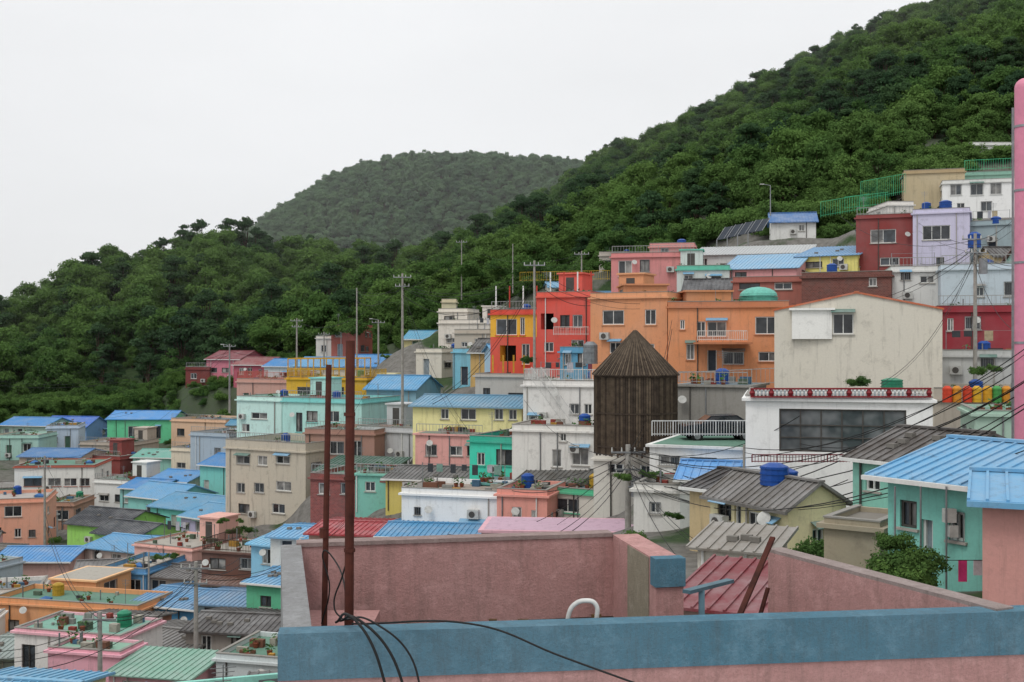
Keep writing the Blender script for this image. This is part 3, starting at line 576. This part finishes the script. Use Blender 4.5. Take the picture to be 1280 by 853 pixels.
W_=[((785,560,60),(1290,440,45),2.0),((785,563,60),(1290,476,40),2.0),((790,575,60),(1290,500,36),2.4),((785,566,60),(640,600,75),0.6),((785,580,60),(600,690,40),1.2),((785,570,60),(560,668,70),1.5),
 ((786,600,60),(1290,560,30),1.6),((1219,300,76),(1290,250,60),0.5),((1219,305,76),(1150,330,95),0.5),((1219,310,76),(990,380,80),1.5),((1219,300,76),(1050,270,120),1.5),((1219,330,76),(1290,420,50),1.2),((1219,315,76),(1100,480,56),1.4),
 ((503,350,115),(371,402,170),2.5),((503,352,115),(446,364,140),1),((503,356,115),(668,335,97),1.5),((503,360,115),(668,345,97),2.0),((668,335,97),(727,318,140),1.5),((668,335,97),(800,380,90),0.8),((371,402,170),(287,434,170),1.6),((371,404,170),(405,418,180),0.6),
 ((287,434,170),(56,575,125),4),((287,440,170),(-40,470,200),3),((503,370,115),(420,545,108),1.8),((503,360,115),(587,540,90),1.5),((245,712,68),(125,770,62),1.0),((245,715,68),(430,650,80),1.5),((245,710,68),(56,578,125),3),((245,725,68),(-30,830,55),1.3),((125,775,62),(-30,815,55),0.5),
 ((125,770,62),(56,640,110),1.6),((56,580,125),(-30,560,160),1),((727,318,140),(577,305,190),2),((577,305,190),(446,364,140),3),((785,562,60),(1000,520,55),1.0),((785,575,60),(900,690,44),0.8),((785,590,60),(1060,600,42),1.4),
 ((785,585,60),(1070,560,43),1.0),((785,592,60),(1110,610,31),1.2),((785,580,60),(850,700,40),0.5),((785,566,60),(840,400,88),1.5),((785,570,60),(655,500,90),1.2),((1219,308,76),(1120,250,140),1),((930,560,52),(1290,430,38),1.2),
 ((1219,320,76),(1178,380,72),0.3),((1219,312,76),(1290,330,60),0.5),((668,340,97),(613,392,104),0.6),((668,345,97),(738,372,94),0.5),((668,350,97),(540,500,100),1.6),((287,436,170),(130,520,190),2),((245,708,68),(308,690,90),0.6),((245,716,68),(180,640,125),2),((1000,555,54),(1290,470,38),1.0)]
for w in W_:
    wire(*w); a,c,s=w
    if random.random()<0.75: wire((a[0],a[1]+random.uniform(4,9),a[2]),(c[0],c[1]+random.uniform(2,14),c[2]),s*random.uniform(0.9,1.3),random.choice([0.7,1.3]))
ob=bpy.data.objects.new('overhead_wires',cu); col.objects.link(ob)
# ---------------------------------------------------------------- foreground rooftop
PKW=mwall('#c29490',0.9,0.95,True); BLW=mwall('#568296',0.8,0.92,True); GRW=mwall('#98999a',1.0,0.92,True)
Z=-2.56; DY=lambda y:-Z*F/(y-CY)
def gp(px,y): D=DY(y); return Vector(((px-CX)/F*D,D,0))
b=B('rooftop_parapet')
def pw(part,a,c,z0,z1,t,mat,side=1):
    d=(c-a).normalized(); n=Vector((-d.y,d.x,0))*t*side
    P=[a,c,c+n,a+n]; b.hexa(part,[p+Vector((0,0,z0)) for p in P]+[p+Vector((0,0,z1)) for p in P],mat)
f0=gp(347,793); f1=gp(1290,764); fd=(f1-f0).normalized(); f2=f1+fd*4
pw('front_wall_band',f0,f2,Z-0.41,Z,0.24,BLW); pw('front_wall',f0+Vector((0.0,0.015,0)),f2+Vector((0,0.015,0)),-12,-0.41+Z,0.2,PKW)
bl=gp(351,681); br=gp(766,668); bt=0.22
pw('left_wall',f0+Vector((0.0,0.24,0)),bl,-12,Z-0.004,0.25,GRW,-1)
pw('back_wall',bl+Vector((0.2,0,0)),br,-12,Z-0.03,bt,PKW); pw('back_wall_cap',bl+Vector((0.2,-0.02,0)),br+Vector((0,-0.02,0)),Z-0.03,Z+0.02,bt+0.04,mwall('#a08c88',1.0,0.92,True))
e0=gp(820,700)
pw('return_wall',e0,br,-6,Z-0.004,0.34,PKW,-1)
dd=(br-e0).normalized()
pw('patch',e0+dd*0.25+Vector((-0.012,0,0)),e0+dd*1.1+Vector((-0.012,0,0)),-5,Z-0.02,0.01,mwall('#9c9482',1.2,0.92,True),-1)
nn=Vector((dd.y,-dd.x,0))
pw('end_band',e0+Vector((-0.01,-0.03,0)),e0+nn*0.36+Vector((0,-0.03,0)),Z-0.32,Z+0.012,0.2,BLW)
r0=gp(960,688); r1=gp(1246,764)
pw('right_wall',r0,r1,-6,Z-0.02,0.2,PKW,1); pw('right_wall_cap',r0,r1,Z-0.02,Z+0.02,0.22,mwall('#a39490',1.0,0.92,True),1)
b.poly('roof_floor',[Vector((p.x,p.y,-3.64)) for p in (f0,gp(870,780),br,bl)],mplain('wet_roof_floor','#3a2e22',0.4,var=0.35))
for i in range(26):
    s=br.lerp(bl,random.random()); x=s.x+random.uniform(0,0.1); y=s.y-random.uniform(0.03,0.4); q=random.uniform(0.02,0.07); b.box('debris',x,x+q*2.2,y-q,y,-3.64,-3.64+q,mplain('debris','#6a5236',0.9))
q0=gp(378,680)+Vector((0.1,-0.2,0)); b.box('ledge',q0.x,q0.x+0.9,q0.y-0.8,q0.y,-3.9,-3.35,PKW)
b.finish()
b=B('rusty_post'); b.cyl('post',PT(436,830,11),PT(438,426,11),0.045,0.045,12,M_RUST)
for y in (520,600,690): b.cyl('collar',PT(437,y,11),PT(437,y-4,11),0.056,0.056,12,M_RUST)
b.finish()
b=B('rusty_post'); b.cyl('post',PT(405,800,12.3),PT(411,456,12.3),0.032,0.032,10,M_RUST); b.cyl('clamp',PT(405,672,12.3),PT(405,660,12.3),0.05,0.05,10,M_RUST); b.finish()
b=B('leaning_rusty_bar'); b.beam('bar',PT(922,775,12.5),PT(966,672,13.2),0.06,0.03,M_RUST); b.beam('brace',PT(950,770,12.9),PT(960,735,13),0.04,0.03,M_RUST); b.finish()
b=B('roof_vent_bracket'); MB_=mplain('grey_blue_steel','#5f7f8c',0.5,0.3); b.beam('top',PT(858,740,12.5),PT(913,726,13.2),0.1,0.04,MB_); b.beam('leg',PT(877,780,12.6),PT(877,738,12.7),0.06,0.06,MB_); b.finish()
def tube(name,pts,r,mat,res=2):
    c=bpy.data.curves.new(name,'CURVE'); c.dimensions='3D'; c.bevel_depth=r; c.bevel_resolution=res; c.materials.append(mat)
    s=c.splines.new('BEZIER'); s.bezier_points.add(len(pts)-1)
    for i,p in enumerate(pts): bp=s.bezier_points[i]; bp.co=p; bp.handle_left_type=bp.handle_right_type='AUTO'
    o=bpy.data.objects.new(name,c); col.objects.link(o); return o
tube('vent_pipe',[PT(710,790,10.6),PT(711,768,10.6),PT(718,756,10.6),PT(732,751,10.6),PT(744,755,10.6),PT(746,776,10.6)],0.022,mplain('white_pvc','#d8d8d4',0.4),3)
tube('black_cable',[PT(420,778,10.4),PT(440,772,9.85),PT(462,800,9.7),PT(486,870,9.6)],0.012,M_WIRE)
tube('black_cable',[PT(425,776,10.4),PT(450,776,9.85),PT(484,810,9.7),PT(512,880,9.6)],0.012,M_WIRE)
tube('black_cable',[PT(430,774,10.4),PT(470,780,9.8),PT(510,815,9.7),PT(530,880,9.6)],0.009,M_WIRE)
tube('black_cable',[PT(440,780,10.2),PT(600,782,9.85),PT(700,820,9.6),PT(810,860,9.3)],0.009,M_WIRE)
tube('black_cable',[PT(437,770,11),PT(418,700,12),PT(404,690,12.2),PT(412,735,12.2),PT(402,780,12.2)],0.008,M_WIRE)
tube('black_cable',[PT(437,690,11),PT(428,720,11),PT(418,760,11),PT(430,776,10.9)],0.008,M_WIRE)
# ---------------------------------------------------------------- terrain
bt_=np.array([(-900,510,240),(0,505,235),(150,508,235),(280,500,225),(330,472,220),(400,447,212),(500,428,205),(600,380,200),(700,355,190),(770,338,180),(870,306,170),(960,284,162),(1060,268,158),(1130,228,164),(1210,198,175),(1280,188,175),(2200,188,175)],float)
rt=np.array([(-900,470,300),(-200,430,300),(0,395,300),(60,362,305),(110,328,310),(200,303,315),(260,294,320),(320,302,325),(350,325,330),(420,316,340),(500,322,350),(560,305,360),(620,274,380),(680,244,400),(740,205,420),(800,180,430),(900,130,430),(1000,80,430),(1060,44,430),(1180,2,430),(1280,-50,430),(2200,-200,430)],float)
ft=np.array([(-200,400),(200,340),(290,297),(340,267),(400,229),(450,205),(520,193),(600,195),(680,198),(740,204),(900,235),(1100,300),(1500,350)],float)
bz=(CY-bt_[:,1])/F*bt_[:,2]; rz=(CY-rt[:,1])/F*rt[:,2]-6.0; fz=(CY-ft[:,1])/F*760-7
for i in range(len(bt_)):
    t=bt_[i,0]; D=bt_[i,2]; CTRL.append(((t-CX)/F*D,D,bz[i]))
for (px,y,D) in [(300,880,50),(900,790,30),(1300,760,22),(1300,640,45),(0,900,60),(1450,500,80),(1450,350,110),(-300,640,120),(-300,800,60),(640,900,20),(500,800,50),(700,790,45),(200,1000,35),(-400,560,190),(400,1200,14),(1400,1100,14),(1500,430,90)]:
    p=PT(px,y,D); CTRL.append((p.x,p.y,p.z))
CA=np.array(CTRL)
def HZ(x,y):
    x=np.asarray(x,float);y=np.asarray(y,float); t=CX+F*x/y
    Db=np.interp(t,bt_[:,0],bt_[:,2]); zb=np.interp(t,bt_[:,0],bz); Dr=np.interp(t,rt[:,0],rt[:,2]); zr=np.interp(t,rt[:,0],rz)
    d2=(x[...,None]-CA[:,0])**2+(y[...,None]-CA[:,1])**2+4.0; w=d2**-2.0; v=(w*CA[:,2]).sum(-1)/w.sum(-1)
    k=np.clip((y-(Db-12))/12,0,1); vil=v*(1-k)+zb*k
    p=np.clip((y-Db)/(Dr-Db),0,1); hill=zb+(zr-zb)*(p*0.9+0.1*np.sin(p*math.pi/2)**1)+2.5*np.sin(x*0.06+y*0.03)*np.sin(p*math.pi)
    back=np.maximum(zr-(y-Dr)*0.35,-20); near=np.where(y<Db,vil,np.where(y<Dr,hill,back))
    fzz=np.interp(t,ft[:,0],fz); q=np.clip((y-520)/240,0,1); far=-20+(fzz+20)*(q*q*(3-2*q))**0.8; far=np.where(y>760,np.maximum(fzz-(y-760)*0.2,-20),far)
    return np.where(y<520,near,np.maximum(near,far))
ts=np.concatenate([np.arange(-3000,-100,100),np.arange(-100,1400,7),np.arange(1400,4300,100)]); ds=[5]
while ds[-1]<4000: ds.append(ds[-1]+max(1.3,ds[-1]*0.012) if ds[-1]<900 else ds[-1]*1.1)
ds=np.array(ds); T_,D_=np.meshgrid(ts,ds); X_=(T_-CX)/F*D_
Zg=np.vstack([HZ(X_[i:i+1],D_[i:i+1]) for i in range(len(ds))])
nr,nc=T_.shape; vs=np.stack([X_,D_,Zg],-1).reshape(-1,3); idx=np.arange(nr*nc).reshape(nr,nc)
fs=np.stack([idx[:-1,:-1],idx[:-1,1:],idx[1:,1:],idx[1:,:-1]],-1).reshape(-1,4)
me=bpy.data.meshes.new('ground'); me.from_pydata(vs.tolist(),[],fs.tolist()); me.polygons.foreach_set('use_smooth',[True]*len(fs)); me.update()
g=bpy.data.objects.new('ground',me); col.objects.link(g)
t=NT('hillside_ground'); P_=t.n('ShaderNodeNewGeometry').outputs['Position']; n=t.noise(P_,0.12,6); n2=t.noise(P_,1.5,6); sp=t.n('ShaderNodeSeparateXYZ'); t.l(P_,sp.inputs[0])
c1=t.mix(t.mr(n2,0.3,0.7),(0.19,0.18,0.165,1),(0.09,0.085,0.075,1)); c2=t.mix(t.mr(n2,0.3,0.7),(0.02,0.04,0.014,1),(0.04,0.07,0.022,1))
f_=t.math('MAXIMUM',t.mr(n,0.52,0.62),t.mr(sp.outputs[1],150,215)); t.bsdf(t.mix(f_,c1,c2),0.95,n2,0.5,0.2); me.materials.append(t.m)
# ---------------------------------------------------------------- infill houses between the main ones
rs=random.Random(11)
FW=['#dcd8cc','#ccc2b8','#e6e2da','#aed6ca','#90d0c2','#dcaa9e','#d6c094','#b0bcc4','#c8a294','#a8c4d8','#e0c0b0','#8c5048','#dcd4a8','#a8a49c','#88b8d0','#e6b0b0','#ececea']
FR=['#4c94cc','#62a2cc','#6a6765','#7a756d','#508fbc','#6aa6c8','#7c4a40','#8a857c','#4c90b0','#4a4744']
cand=[(rs.uniform(30,185),rs.uniform(-160,1330)) for _ in range(5200)]
added=0
for D,px in cand:
    if D<60 and px>1040: continue
    if D<66 and px>500: continue
    w=rs.uniform(3.5,7.5); d=rs.uniform(3.5,6.0); hh=rs.choice([2.6,2.9,3.2,5.0,5.6]); dD=rs.uniform(-1.8,1.8)
    x=(px-CX)/F*D; zb=float(HZ(np.array([x]),np.array([D]))[0]); px1=CX+F*(x+w)/D
    if D>float(np.interp(px,bt_[:,0],bt_[:,2]))-6 or (px>760 and D>125): continue
    A=Vector((x,D,0)); C=Vector(((px1-CX)/F*(D+dD),D+dD,0)); ux=(C-A).normalized(); uy=Vector((-ux.y,ux.x,0)); W=(C-A).length
    ok=True
    pts=[A+ux*(W*i/3)+uy*(d*j/3) for i in range(4) for j in range(4)]
    cc=A+ux*W/2+uy*d/2
    for inv,mt,hw,hd in FOOT:
        if abs(mt.translation.x-cc.x)>25 or abs(mt.translation.y-cc.y)>25: continue
        for p in pts:
            q=inv@Vector((p.x,p.y,mt.translation.z))
            if -0.35<q.x<hw+0.35 and -0.35<q.y<hd+0.35: ok=False;break
        if not ok: break
    if not ok: continue
    for hh2 in (hh,2.6,2.2):
        yt=CY-(zb+hh2)/D*F; bad=False
        for (a0,a1,ht,hb,hD) in CLIP[:HANDMADE]:
            if hD>D and a0<px1-2 and a1>px+2 and yt<hb-0.34*(hb-ht): bad=True;break
        if not bad: break
    if bad: continue
    if D<70 and px1>735 and px<940 and yt<560: continue
    yb=CY-zb/D*F; r=rs.random()
    if r<0.5: house('small_house',px,px1,yt,yb,D,D+dD,d,rs.choice(FW),'gx',rs.choice(FR),e=CY-(zb+hh2-0.75)/D*F,ctrl=False,found=6)
    else: house('small_house',px,px1,yt,yb,D,D+dD,d,rs.choice(FW),'flat',None,par=rs.choice([0.3,0.5,0.7]),ctrl=False,found=6)
    added+=1
    if added>190: break
print('infill',added)
# ---------------------------------------------------------------- trees
def leafmat(name,ca,cb,cc,haze=0.0,hc=(0.22,0.31,0.25,1),dk=0.6):
    t=NT(name); oi=t.n('ShaderNodeObjectInfo').outputs['Random']; P_=t.n('ShaderNodeNewGeometry').outputs['Position']
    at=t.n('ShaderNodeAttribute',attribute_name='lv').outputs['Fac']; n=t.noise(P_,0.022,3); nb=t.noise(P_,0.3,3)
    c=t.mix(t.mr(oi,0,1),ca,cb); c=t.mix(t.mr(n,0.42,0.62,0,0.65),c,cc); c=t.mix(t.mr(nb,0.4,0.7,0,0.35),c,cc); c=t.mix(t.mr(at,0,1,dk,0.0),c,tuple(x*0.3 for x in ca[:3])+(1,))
    if haze: c=t.mix(haze,c,hc)  # aerial haze painted in: leaf colour itself blended toward a pale tint
    d=t.n('ShaderNodeBsdfDiffuse'); t.l(c,d.inputs[0]); tr=t.n('ShaderNodeBsdfTranslucent'); t.l(c,tr.inputs[0]); m=t.n('ShaderNodeMixShader'); m.inputs[0].default_value=0.32
    t.l(d.outputs[0],m.inputs[1]); t.l(tr.outputs[0],m.inputs[2]); t.l(m.outputs[0],t.out.inputs[0]); return t.m
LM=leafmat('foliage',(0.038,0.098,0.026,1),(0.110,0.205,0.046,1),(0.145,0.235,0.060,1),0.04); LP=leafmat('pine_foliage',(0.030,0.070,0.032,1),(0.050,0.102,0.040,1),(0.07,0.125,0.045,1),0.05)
LF=leafmat('hazed_distant_foliage',(0.05,0.115,0.04,1),(0.11,0.20,0.065,1),(0.14,0.23,0.075,1),0.3,dk=0.5); BK=mplain('bark','#4a3c30',0.9)
def treemesh(name,seed,kind,leaf,nl=220,ls=0.32):
    r=np.random.default_rng(seed); V=[];Fc=[];MI=[];LV=[]
    lobes=[]
    if kind=='shrub':
        for i in range(r.integers(5,9)):
            a=r.uniform(0,6.28); rr=r.uniform(0.5,2.6); lobes.append((np.array([rr*math.cos(a),rr*math.sin(a),r.uniform(0.3,2.4)]),r.uniform(0.9,1.6)))
    else:
        b=B('x'); H0=r.uniform(2.2,3.2)
        b.cyl('t',(0,0,-1.5),(0,0,H0),0.28,0.2,7,BK)
        nL=r.integers(13,19); ax=r.uniform(0.8,1.2); top=r.uniform(6.4,8.2)
        for i in range(nL):
            a=r.uniform(0,6.28)
            if kind=='pine': z=r.uniform(3.2,8.6); rr=(1-(z-3.2)/7.5)*r.uniform(0.8,3.0); R=r.uniform(0.8,1.4)
            else: z=r.uniform(2.0,top); rr=math.sqrt(max(0.05,1-((z-3.8)/(top-3.2))**2))*r.uniform(0.5,3.5); R=r.uniform(0.8,1.8)
            c=np.array([rr*math.cos(a)*ax,rr*math.sin(a)/ax,z]); lobes.append((c,R)); b.cyl('t',(0,0,H0*r.uniform(0.6,1)),tuple(c),0.11,0.03,5,BK)
        lobes.append((np.array([0,0,top if kind!='pine' else 9.0]),1.2 if kind!='pine' else 0.8))
        tv,tf,_,_=b.parts['t']; V+=[tuple(q) for q in tv]; Fc+=tf; MI+=[1]*len(tf); LV+=[0.5]*len(tf)
    for c,R in lobes:
        n=int(nl*R*R/2.0); d=r.normal(size=(n,3)); d/=np.linalg.norm(d,axis=1)[:,None]; d[:,2]=np.where(d[:,2]<-0.35,-d[:,2],d[:,2])
        fl=np.array([1,1,0.75 if kind!='pine' else 0.5]); bump=1+0.22*np.sin(d[:,0]*5+c[0]*3)*np.sin(d[:,1]*5+c[1])+0.12*np.sin(d[:,2]*9)
        rad=R*bump*r.uniform(0.6,1.25,n); pos=c+d*rad[:,None]*fl
        nn=d*fl+r.normal(scale=0.5,size=(n,3)); nn/=np.linalg.norm(nn,axis=1)[:,None]
        u=np.cross(nn,r.normal(size=(n,3))); u/=np.linalg.norm(u,axis=1)[:,None]; w=np.cross(nn,u); s=r.uniform(0.5,1.25,n)[:,None]*ls
        q=np.stack([pos-u*s,pos-w*s*0.6,pos+u*s,pos+w*s*0.6],1).reshape(-1,3); o=len(V); V+=q.tolist(); Fc+=[(o+4*i,o+4*i+1,o+4*i+2,o+4*i+3) for i in range(n)]; MI+=[0]*n
        lv=np.clip(0.4*r.random(n)+0.4*(d[:,2]*0.5+0.5)+0.3*(rad/R-0.6)/0.6,0,1); LV+=lv.tolist()  # upper, outer leaves lighter: young growth, plus sunlit-top shading put in the colour
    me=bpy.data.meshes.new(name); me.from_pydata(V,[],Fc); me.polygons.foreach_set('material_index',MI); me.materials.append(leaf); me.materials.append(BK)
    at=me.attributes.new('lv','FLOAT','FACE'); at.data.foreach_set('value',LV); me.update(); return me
def tcoll(name,spec,nl,ls):
    c=bpy.data.collections.new(name); j=0
    for pre,kind,leaf,n in spec:
        for i in range(n): c.objects.link(bpy.data.objects.new(pre,treemesh(kind,20+j,kind,leaf,nl,ls))); j+=1
    return c
def scatter(name,pts,coll):
    me=bpy.data.meshes.new(name); me.from_pydata([p[:3] for p in pts],[],[])
    for nm,i in (('scl',3),('rz',4)): a=me.attributes.new(nm,'FLOAT','POINT'); a.data.foreach_set('value',[p[i] for p in pts])
    a=me.attributes.new('vi','INT','POINT'); a.data.foreach_set('value',[int(p[5]) for p in pts])
    o=bpy.data.objects.new(name,me); col.objects.link(o); ng=bpy.data.node_groups.new(name,'GeometryNodeTree')
    ng.interface.new_socket('Geometry',in_out='INPUT',socket_type='NodeSocketGeometry'); ng.interface.new_socket('Geometry',in_out='OUTPUT',socket_type='NodeSocketGeometry')
    N=ng.nodes;L=ng.links; gi=N.new('NodeGroupInput');go=N.new('NodeGroupOutput'); ip=N.new('GeometryNodeInstanceOnPoints'); ci=N.new('GeometryNodeCollectionInfo')
    ci.inputs['Collection'].default_value=coll; ci.inputs['Separate Children'].default_value=True; ci.inputs['Reset Children'].default_value=True; ip.inputs['Pick Instance'].default_value=True
    def at(nm,ty):
        x=N.new('GeometryNodeInputNamedAttribute'); x.data_type=ty; x.inputs['Name'].default_value=nm; return [q for q in x.outputs if q.enabled and q.name=='Attribute'][0]
    cx=N.new('ShaderNodeCombineXYZ'); L.new(at('rz','FLOAT'),cx.inputs[2]); L.new(cx.outputs[0],ip.inputs['Rotation']); L.new(at('scl','FLOAT'),ip.inputs['Scale']); L.new(at('vi','INT'),ip.inputs['Instance Index'])
    L.new(gi.outputs[0],ip.inputs['Points']); L.new(ci.outputs[0],ip.inputs['Instance']); L.new(ip.outputs[0],go.inputs[0]); m=o.modifiers.new('scatter','NODES'); m.node_group=ng
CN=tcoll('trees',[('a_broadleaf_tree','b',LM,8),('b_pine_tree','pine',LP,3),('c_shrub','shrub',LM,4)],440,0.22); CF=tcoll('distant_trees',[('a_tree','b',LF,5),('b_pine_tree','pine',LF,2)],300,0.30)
def grid(x0,x1,y0,y1,s):
    xs,ys=np.meshgrid(np.arange(x0,x1,s),np.arange(y0,y1,s)); xs=xs.ravel()+rng.uniform(-.5,.5,xs.size)*s; ys=ys.ravel()+rng.uniform(-.5,.5,ys.size)*s; return xs,ys
xs,ys=grid(-290,330,150,452,4.9); tt=CX+F*xs/ys; Db=np.interp(tt,bt_[:,0],bt_[:,2]); Dr=np.interp(tt,rt[:,0],rt[:,2]); k=(ys>Db+2)&(ys<Dr+14)&(tt>-250)&(tt<1550); xs,ys,tt=xs[k],ys[k],tt[k]
zs=HZ(xs,ys); pts=[]
for x,y,z,t_ in zip(xs,ys,zs,tt):
    s=random.choice([random.uniform(0.4,0.75),random.uniform(0.6,0.95),random.uniform(0.85,1.3)])
    if t_<480: s*=1.2
    v=math.sin(x*0.035+1.3)*math.sin(y*0.05)+0.5*math.sin(x*0.09-y*0.07)
    pine=random.random()<(0.15 if v<0.3 else 0.65)
    pts.append((x,y,z-0.8,s,random.uniform(0,6.28),random.randint(8,10) if pine else random.randint(0,7)))
def clear(x,y,m_=1.0):
    for inv,mt,hw,hd in FOOT:
        if abs(mt.translation.x-x)>25 or abs(mt.translation.y-y)>25: continue
        q=inv@Vector((x,y,mt.translation.z))
        if -m_<q.x<hw+m_ and -m_<q.y<hd+m_: return False
    return True
for i in range(1000):
    t_=random.uniform(-200,1400); Db_=float(np.interp(t_,bt_[:,0],bt_[:,2])); D=Db_+random.uniform(-9,8); x=(t_-CX)/F*D
    if clear(x,D): pts.append((x,D,float(HZ(np.array([x]),np.array([D]))[0])-0.3,random.uniform(0.35,0.9),random.uniform(0,6.28),random.randint(11,14)))
for i in range(420):
    t_=random.uniform(-150,480); Db_=float(np.interp(t_,bt_[:,0],bt_[:,2])); D=Db_-random.uniform(2,36); x=(t_-CX)/F*D
    if D<176 and t_<240: continue
    if clear(x,D,2.5): pts.append((x,D,float(HZ(np.array([x]),np.array([D]))[0])-0.6,random.uniform(0.35,0.62),random.uniform(0,6.28),random.choice([0,1,2,3,4,5,6,7,11,12,13,14])))
for i in range(130):
    t_=random.uniform(205,300); D=random.uniform(188,222); x=(t_-CX)/F*D
    if clear(x,D,1.2): pts.append((x,D,float(HZ(np.array([x]),np.array([D]))[0])-0.3,random.uniform(0.3,0.6),random.uniform(0,6.28),random.randint(11,14)))
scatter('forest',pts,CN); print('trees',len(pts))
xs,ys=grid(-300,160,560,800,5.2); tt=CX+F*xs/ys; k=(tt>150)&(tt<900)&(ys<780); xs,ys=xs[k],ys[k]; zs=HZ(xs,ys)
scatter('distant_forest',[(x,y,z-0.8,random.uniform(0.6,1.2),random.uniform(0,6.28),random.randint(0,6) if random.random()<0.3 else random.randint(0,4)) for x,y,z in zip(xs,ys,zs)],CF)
sh=[]
def shrub(px,py,D,s,n=1,sp=1.0):
    for i in range(n):
        p=PT(px,py,D); x=p.x+random.uniform(-sp,sp); y=p.y+random.uniform(-sp,sp)*0.5
        sh.append((x,y,p.z,s*random.uniform(0.7,1.2),random.uniform(0,6),random.randint(11,14)))
for a in [(1140,742,27.5,0.2,5,0.7),(1122,716,28,0.15,4,0.4),(1128,690,28.5,0.12,3,0.3),(1076,484,58,0.14,2,0.5),(800,600,59,0.12,5,1.0),(826,650,55,0.12,3,1),(298,668,104,0.16,5,1.2),(285,655,104,0.14,3,1),(1060,300,140,0.6,5,3),(1110,335,120,0.3,3,2),
 (600,345,185,0.7,8,12),(720,345,165,0.6,8,10),(1235,200,172,0.6,6,6),(160,515,208,0.7,8,12),(60,512,215,0.7,8,14),(240,505,210,0.7,8,10),(200,700,100,0.15,3,1),(560,604,88,0.12,2,1),(1050,700,37,0.12,5,0.9),(980,745,30,0.1,5,1),(1240,470,68,0.15,3,1),(1000,280,150,0.8,5,4),(900,295,165,0.8,8,8),(820,308,170,0.8,6,8),(380,430,205,0.8,8,8),(470,420,190,0.7,6,8),(540,390,185,0.7,6,8),(1050,725,33,0.1,4,0.8),(660,455,100,0.2,2,0.5)]: shrub(*a)
for i in range(200):
    D=random.uniform(32,180); px=random.uniform(-100,1040); x=(px-CX)/F*D
    if not clear(x,D,0.6): continue
    sh.append((x,D,float(HZ(np.array([x]),np.array([D]))[0]),random.uniform(0.12,0.35),random.uniform(0,6),random.randint(11,14)))
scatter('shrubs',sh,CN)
# humid air over the valley (real volume, thickens with distance)
b=B('haze'); t=NT('humid_air'); vsn=t.n('ShaderNodeVolumeScatter'); vsn.inputs['Density'].default_value=0.00026; vsn.inputs['Anisotropy'].default_value=0.0; vsn.inputs['Color'].default_value=(0.98,0.99,1,1); t.l(vsn.outputs[0],t.out.inputs['Volume'])
b.box('air',-900,900,215,1000,-60,260,t.m); b.finish()
# ---------------------------------------------------------------- light, sky, camera
w=bpy.data.worlds.new('World'); scene.world=w; w.use_nodes=True; nt=w.node_tree; bg=nt.nodes['Background']; bg.inputs['Strength'].default_value=0.1
sky=nt.nodes.new('ShaderNodeTexSky'); sky.sky_type='NISHITA'; sky.sun_disc=False; EL,RO=math.radians(58),math.radians(215); sky.sun_elevation=EL; sky.sun_rotation=RO
tc=nt.nodes.new('ShaderNodeTexCoord'); sx=nt.nodes.new('ShaderNodeSeparateXYZ'); nt.links.new(tc.outputs['Generated'],sx.inputs[0])
mr=nt.nodes.new('ShaderNodeMapRange'); nt.links.new(sx.outputs[2],mr.inputs[0]); mr.inputs[1].default_value=0.0; mr.inputs[2].default_value=1.0; mr.inputs[3].default_value=9.1; mr.inputs[4].default_value=12.8
no=nt.nodes.new('ShaderNodeTexNoise'); mp=nt.nodes.new('ShaderNodeMapping'); mp.inputs['Scale'].default_value=(1,1,3.5); nt.links.new(tc.outputs['Generated'],mp.inputs[0]); nt.links.new(mp.outputs[0],no.inputs['Vector']); no.inputs['Scale'].default_value=1.6; no.inputs['Detail'].default_value=4
m2=nt.nodes.new('ShaderNodeMapRange'); nt.links.new(no.outputs[0],m2.inputs[0]); m2.inputs[1].default_value=0.3; m2.inputs[2].default_value=0.7; m2.inputs[3].default_value=0.91; m2.inputs[4].default_value=1.03
mu=nt.nodes.new('ShaderNodeMath'); mu.operation='MULTIPLY'; nt.links.new(mr.outputs[0],mu.inputs[0]); nt.links.new(m2.outputs[0],mu.inputs[1])
cb=nt.nodes.new('ShaderNodeVectorMath'); cb.operation='SCALE'; cb.inputs[0].default_value=(0.975,0.985,1.0); nt.links.new(mu.outputs[0],cb.inputs['Scale'])
mx=nt.nodes.new('ShaderNodeMix'); mx.data_type='RGBA'; mx.inputs[0].default_value=0.96; nt.links.new(sky.outputs[0],mx.inputs[6]); nt.links.new(cb.outputs[0],mx.inputs[7]); nt.links.new(mx.outputs[2],bg.inputs[0])
L=bpy.data.lights.new('sun','SUN'); L.energy=1.2; L.angle=math.radians(20); L.color=(1,0.97,0.92); lo=bpy.data.objects.new('sun',L); col.objects.link(lo)
dv=Vector((math.sin(RO)*math.cos(EL),math.cos(RO)*math.cos(EL),math.sin(EL))); lo.rotation_euler=dv.to_track_quat('Z','Y').to_euler()
cam=bpy.data.cameras.new('camera'); cam.lens=40; cam.sensor_width=36; cam.clip_end=6000; co=bpy.data.objects.new('camera',cam); col.objects.link(co); co.location=(0,0,0); co.rotation_euler=(math.radians(90),0,0); scene.camera=co
scene.view_settings.view_transform='Standard'; scene.view_settings.look='None'; scene.view_settings.exposure=0
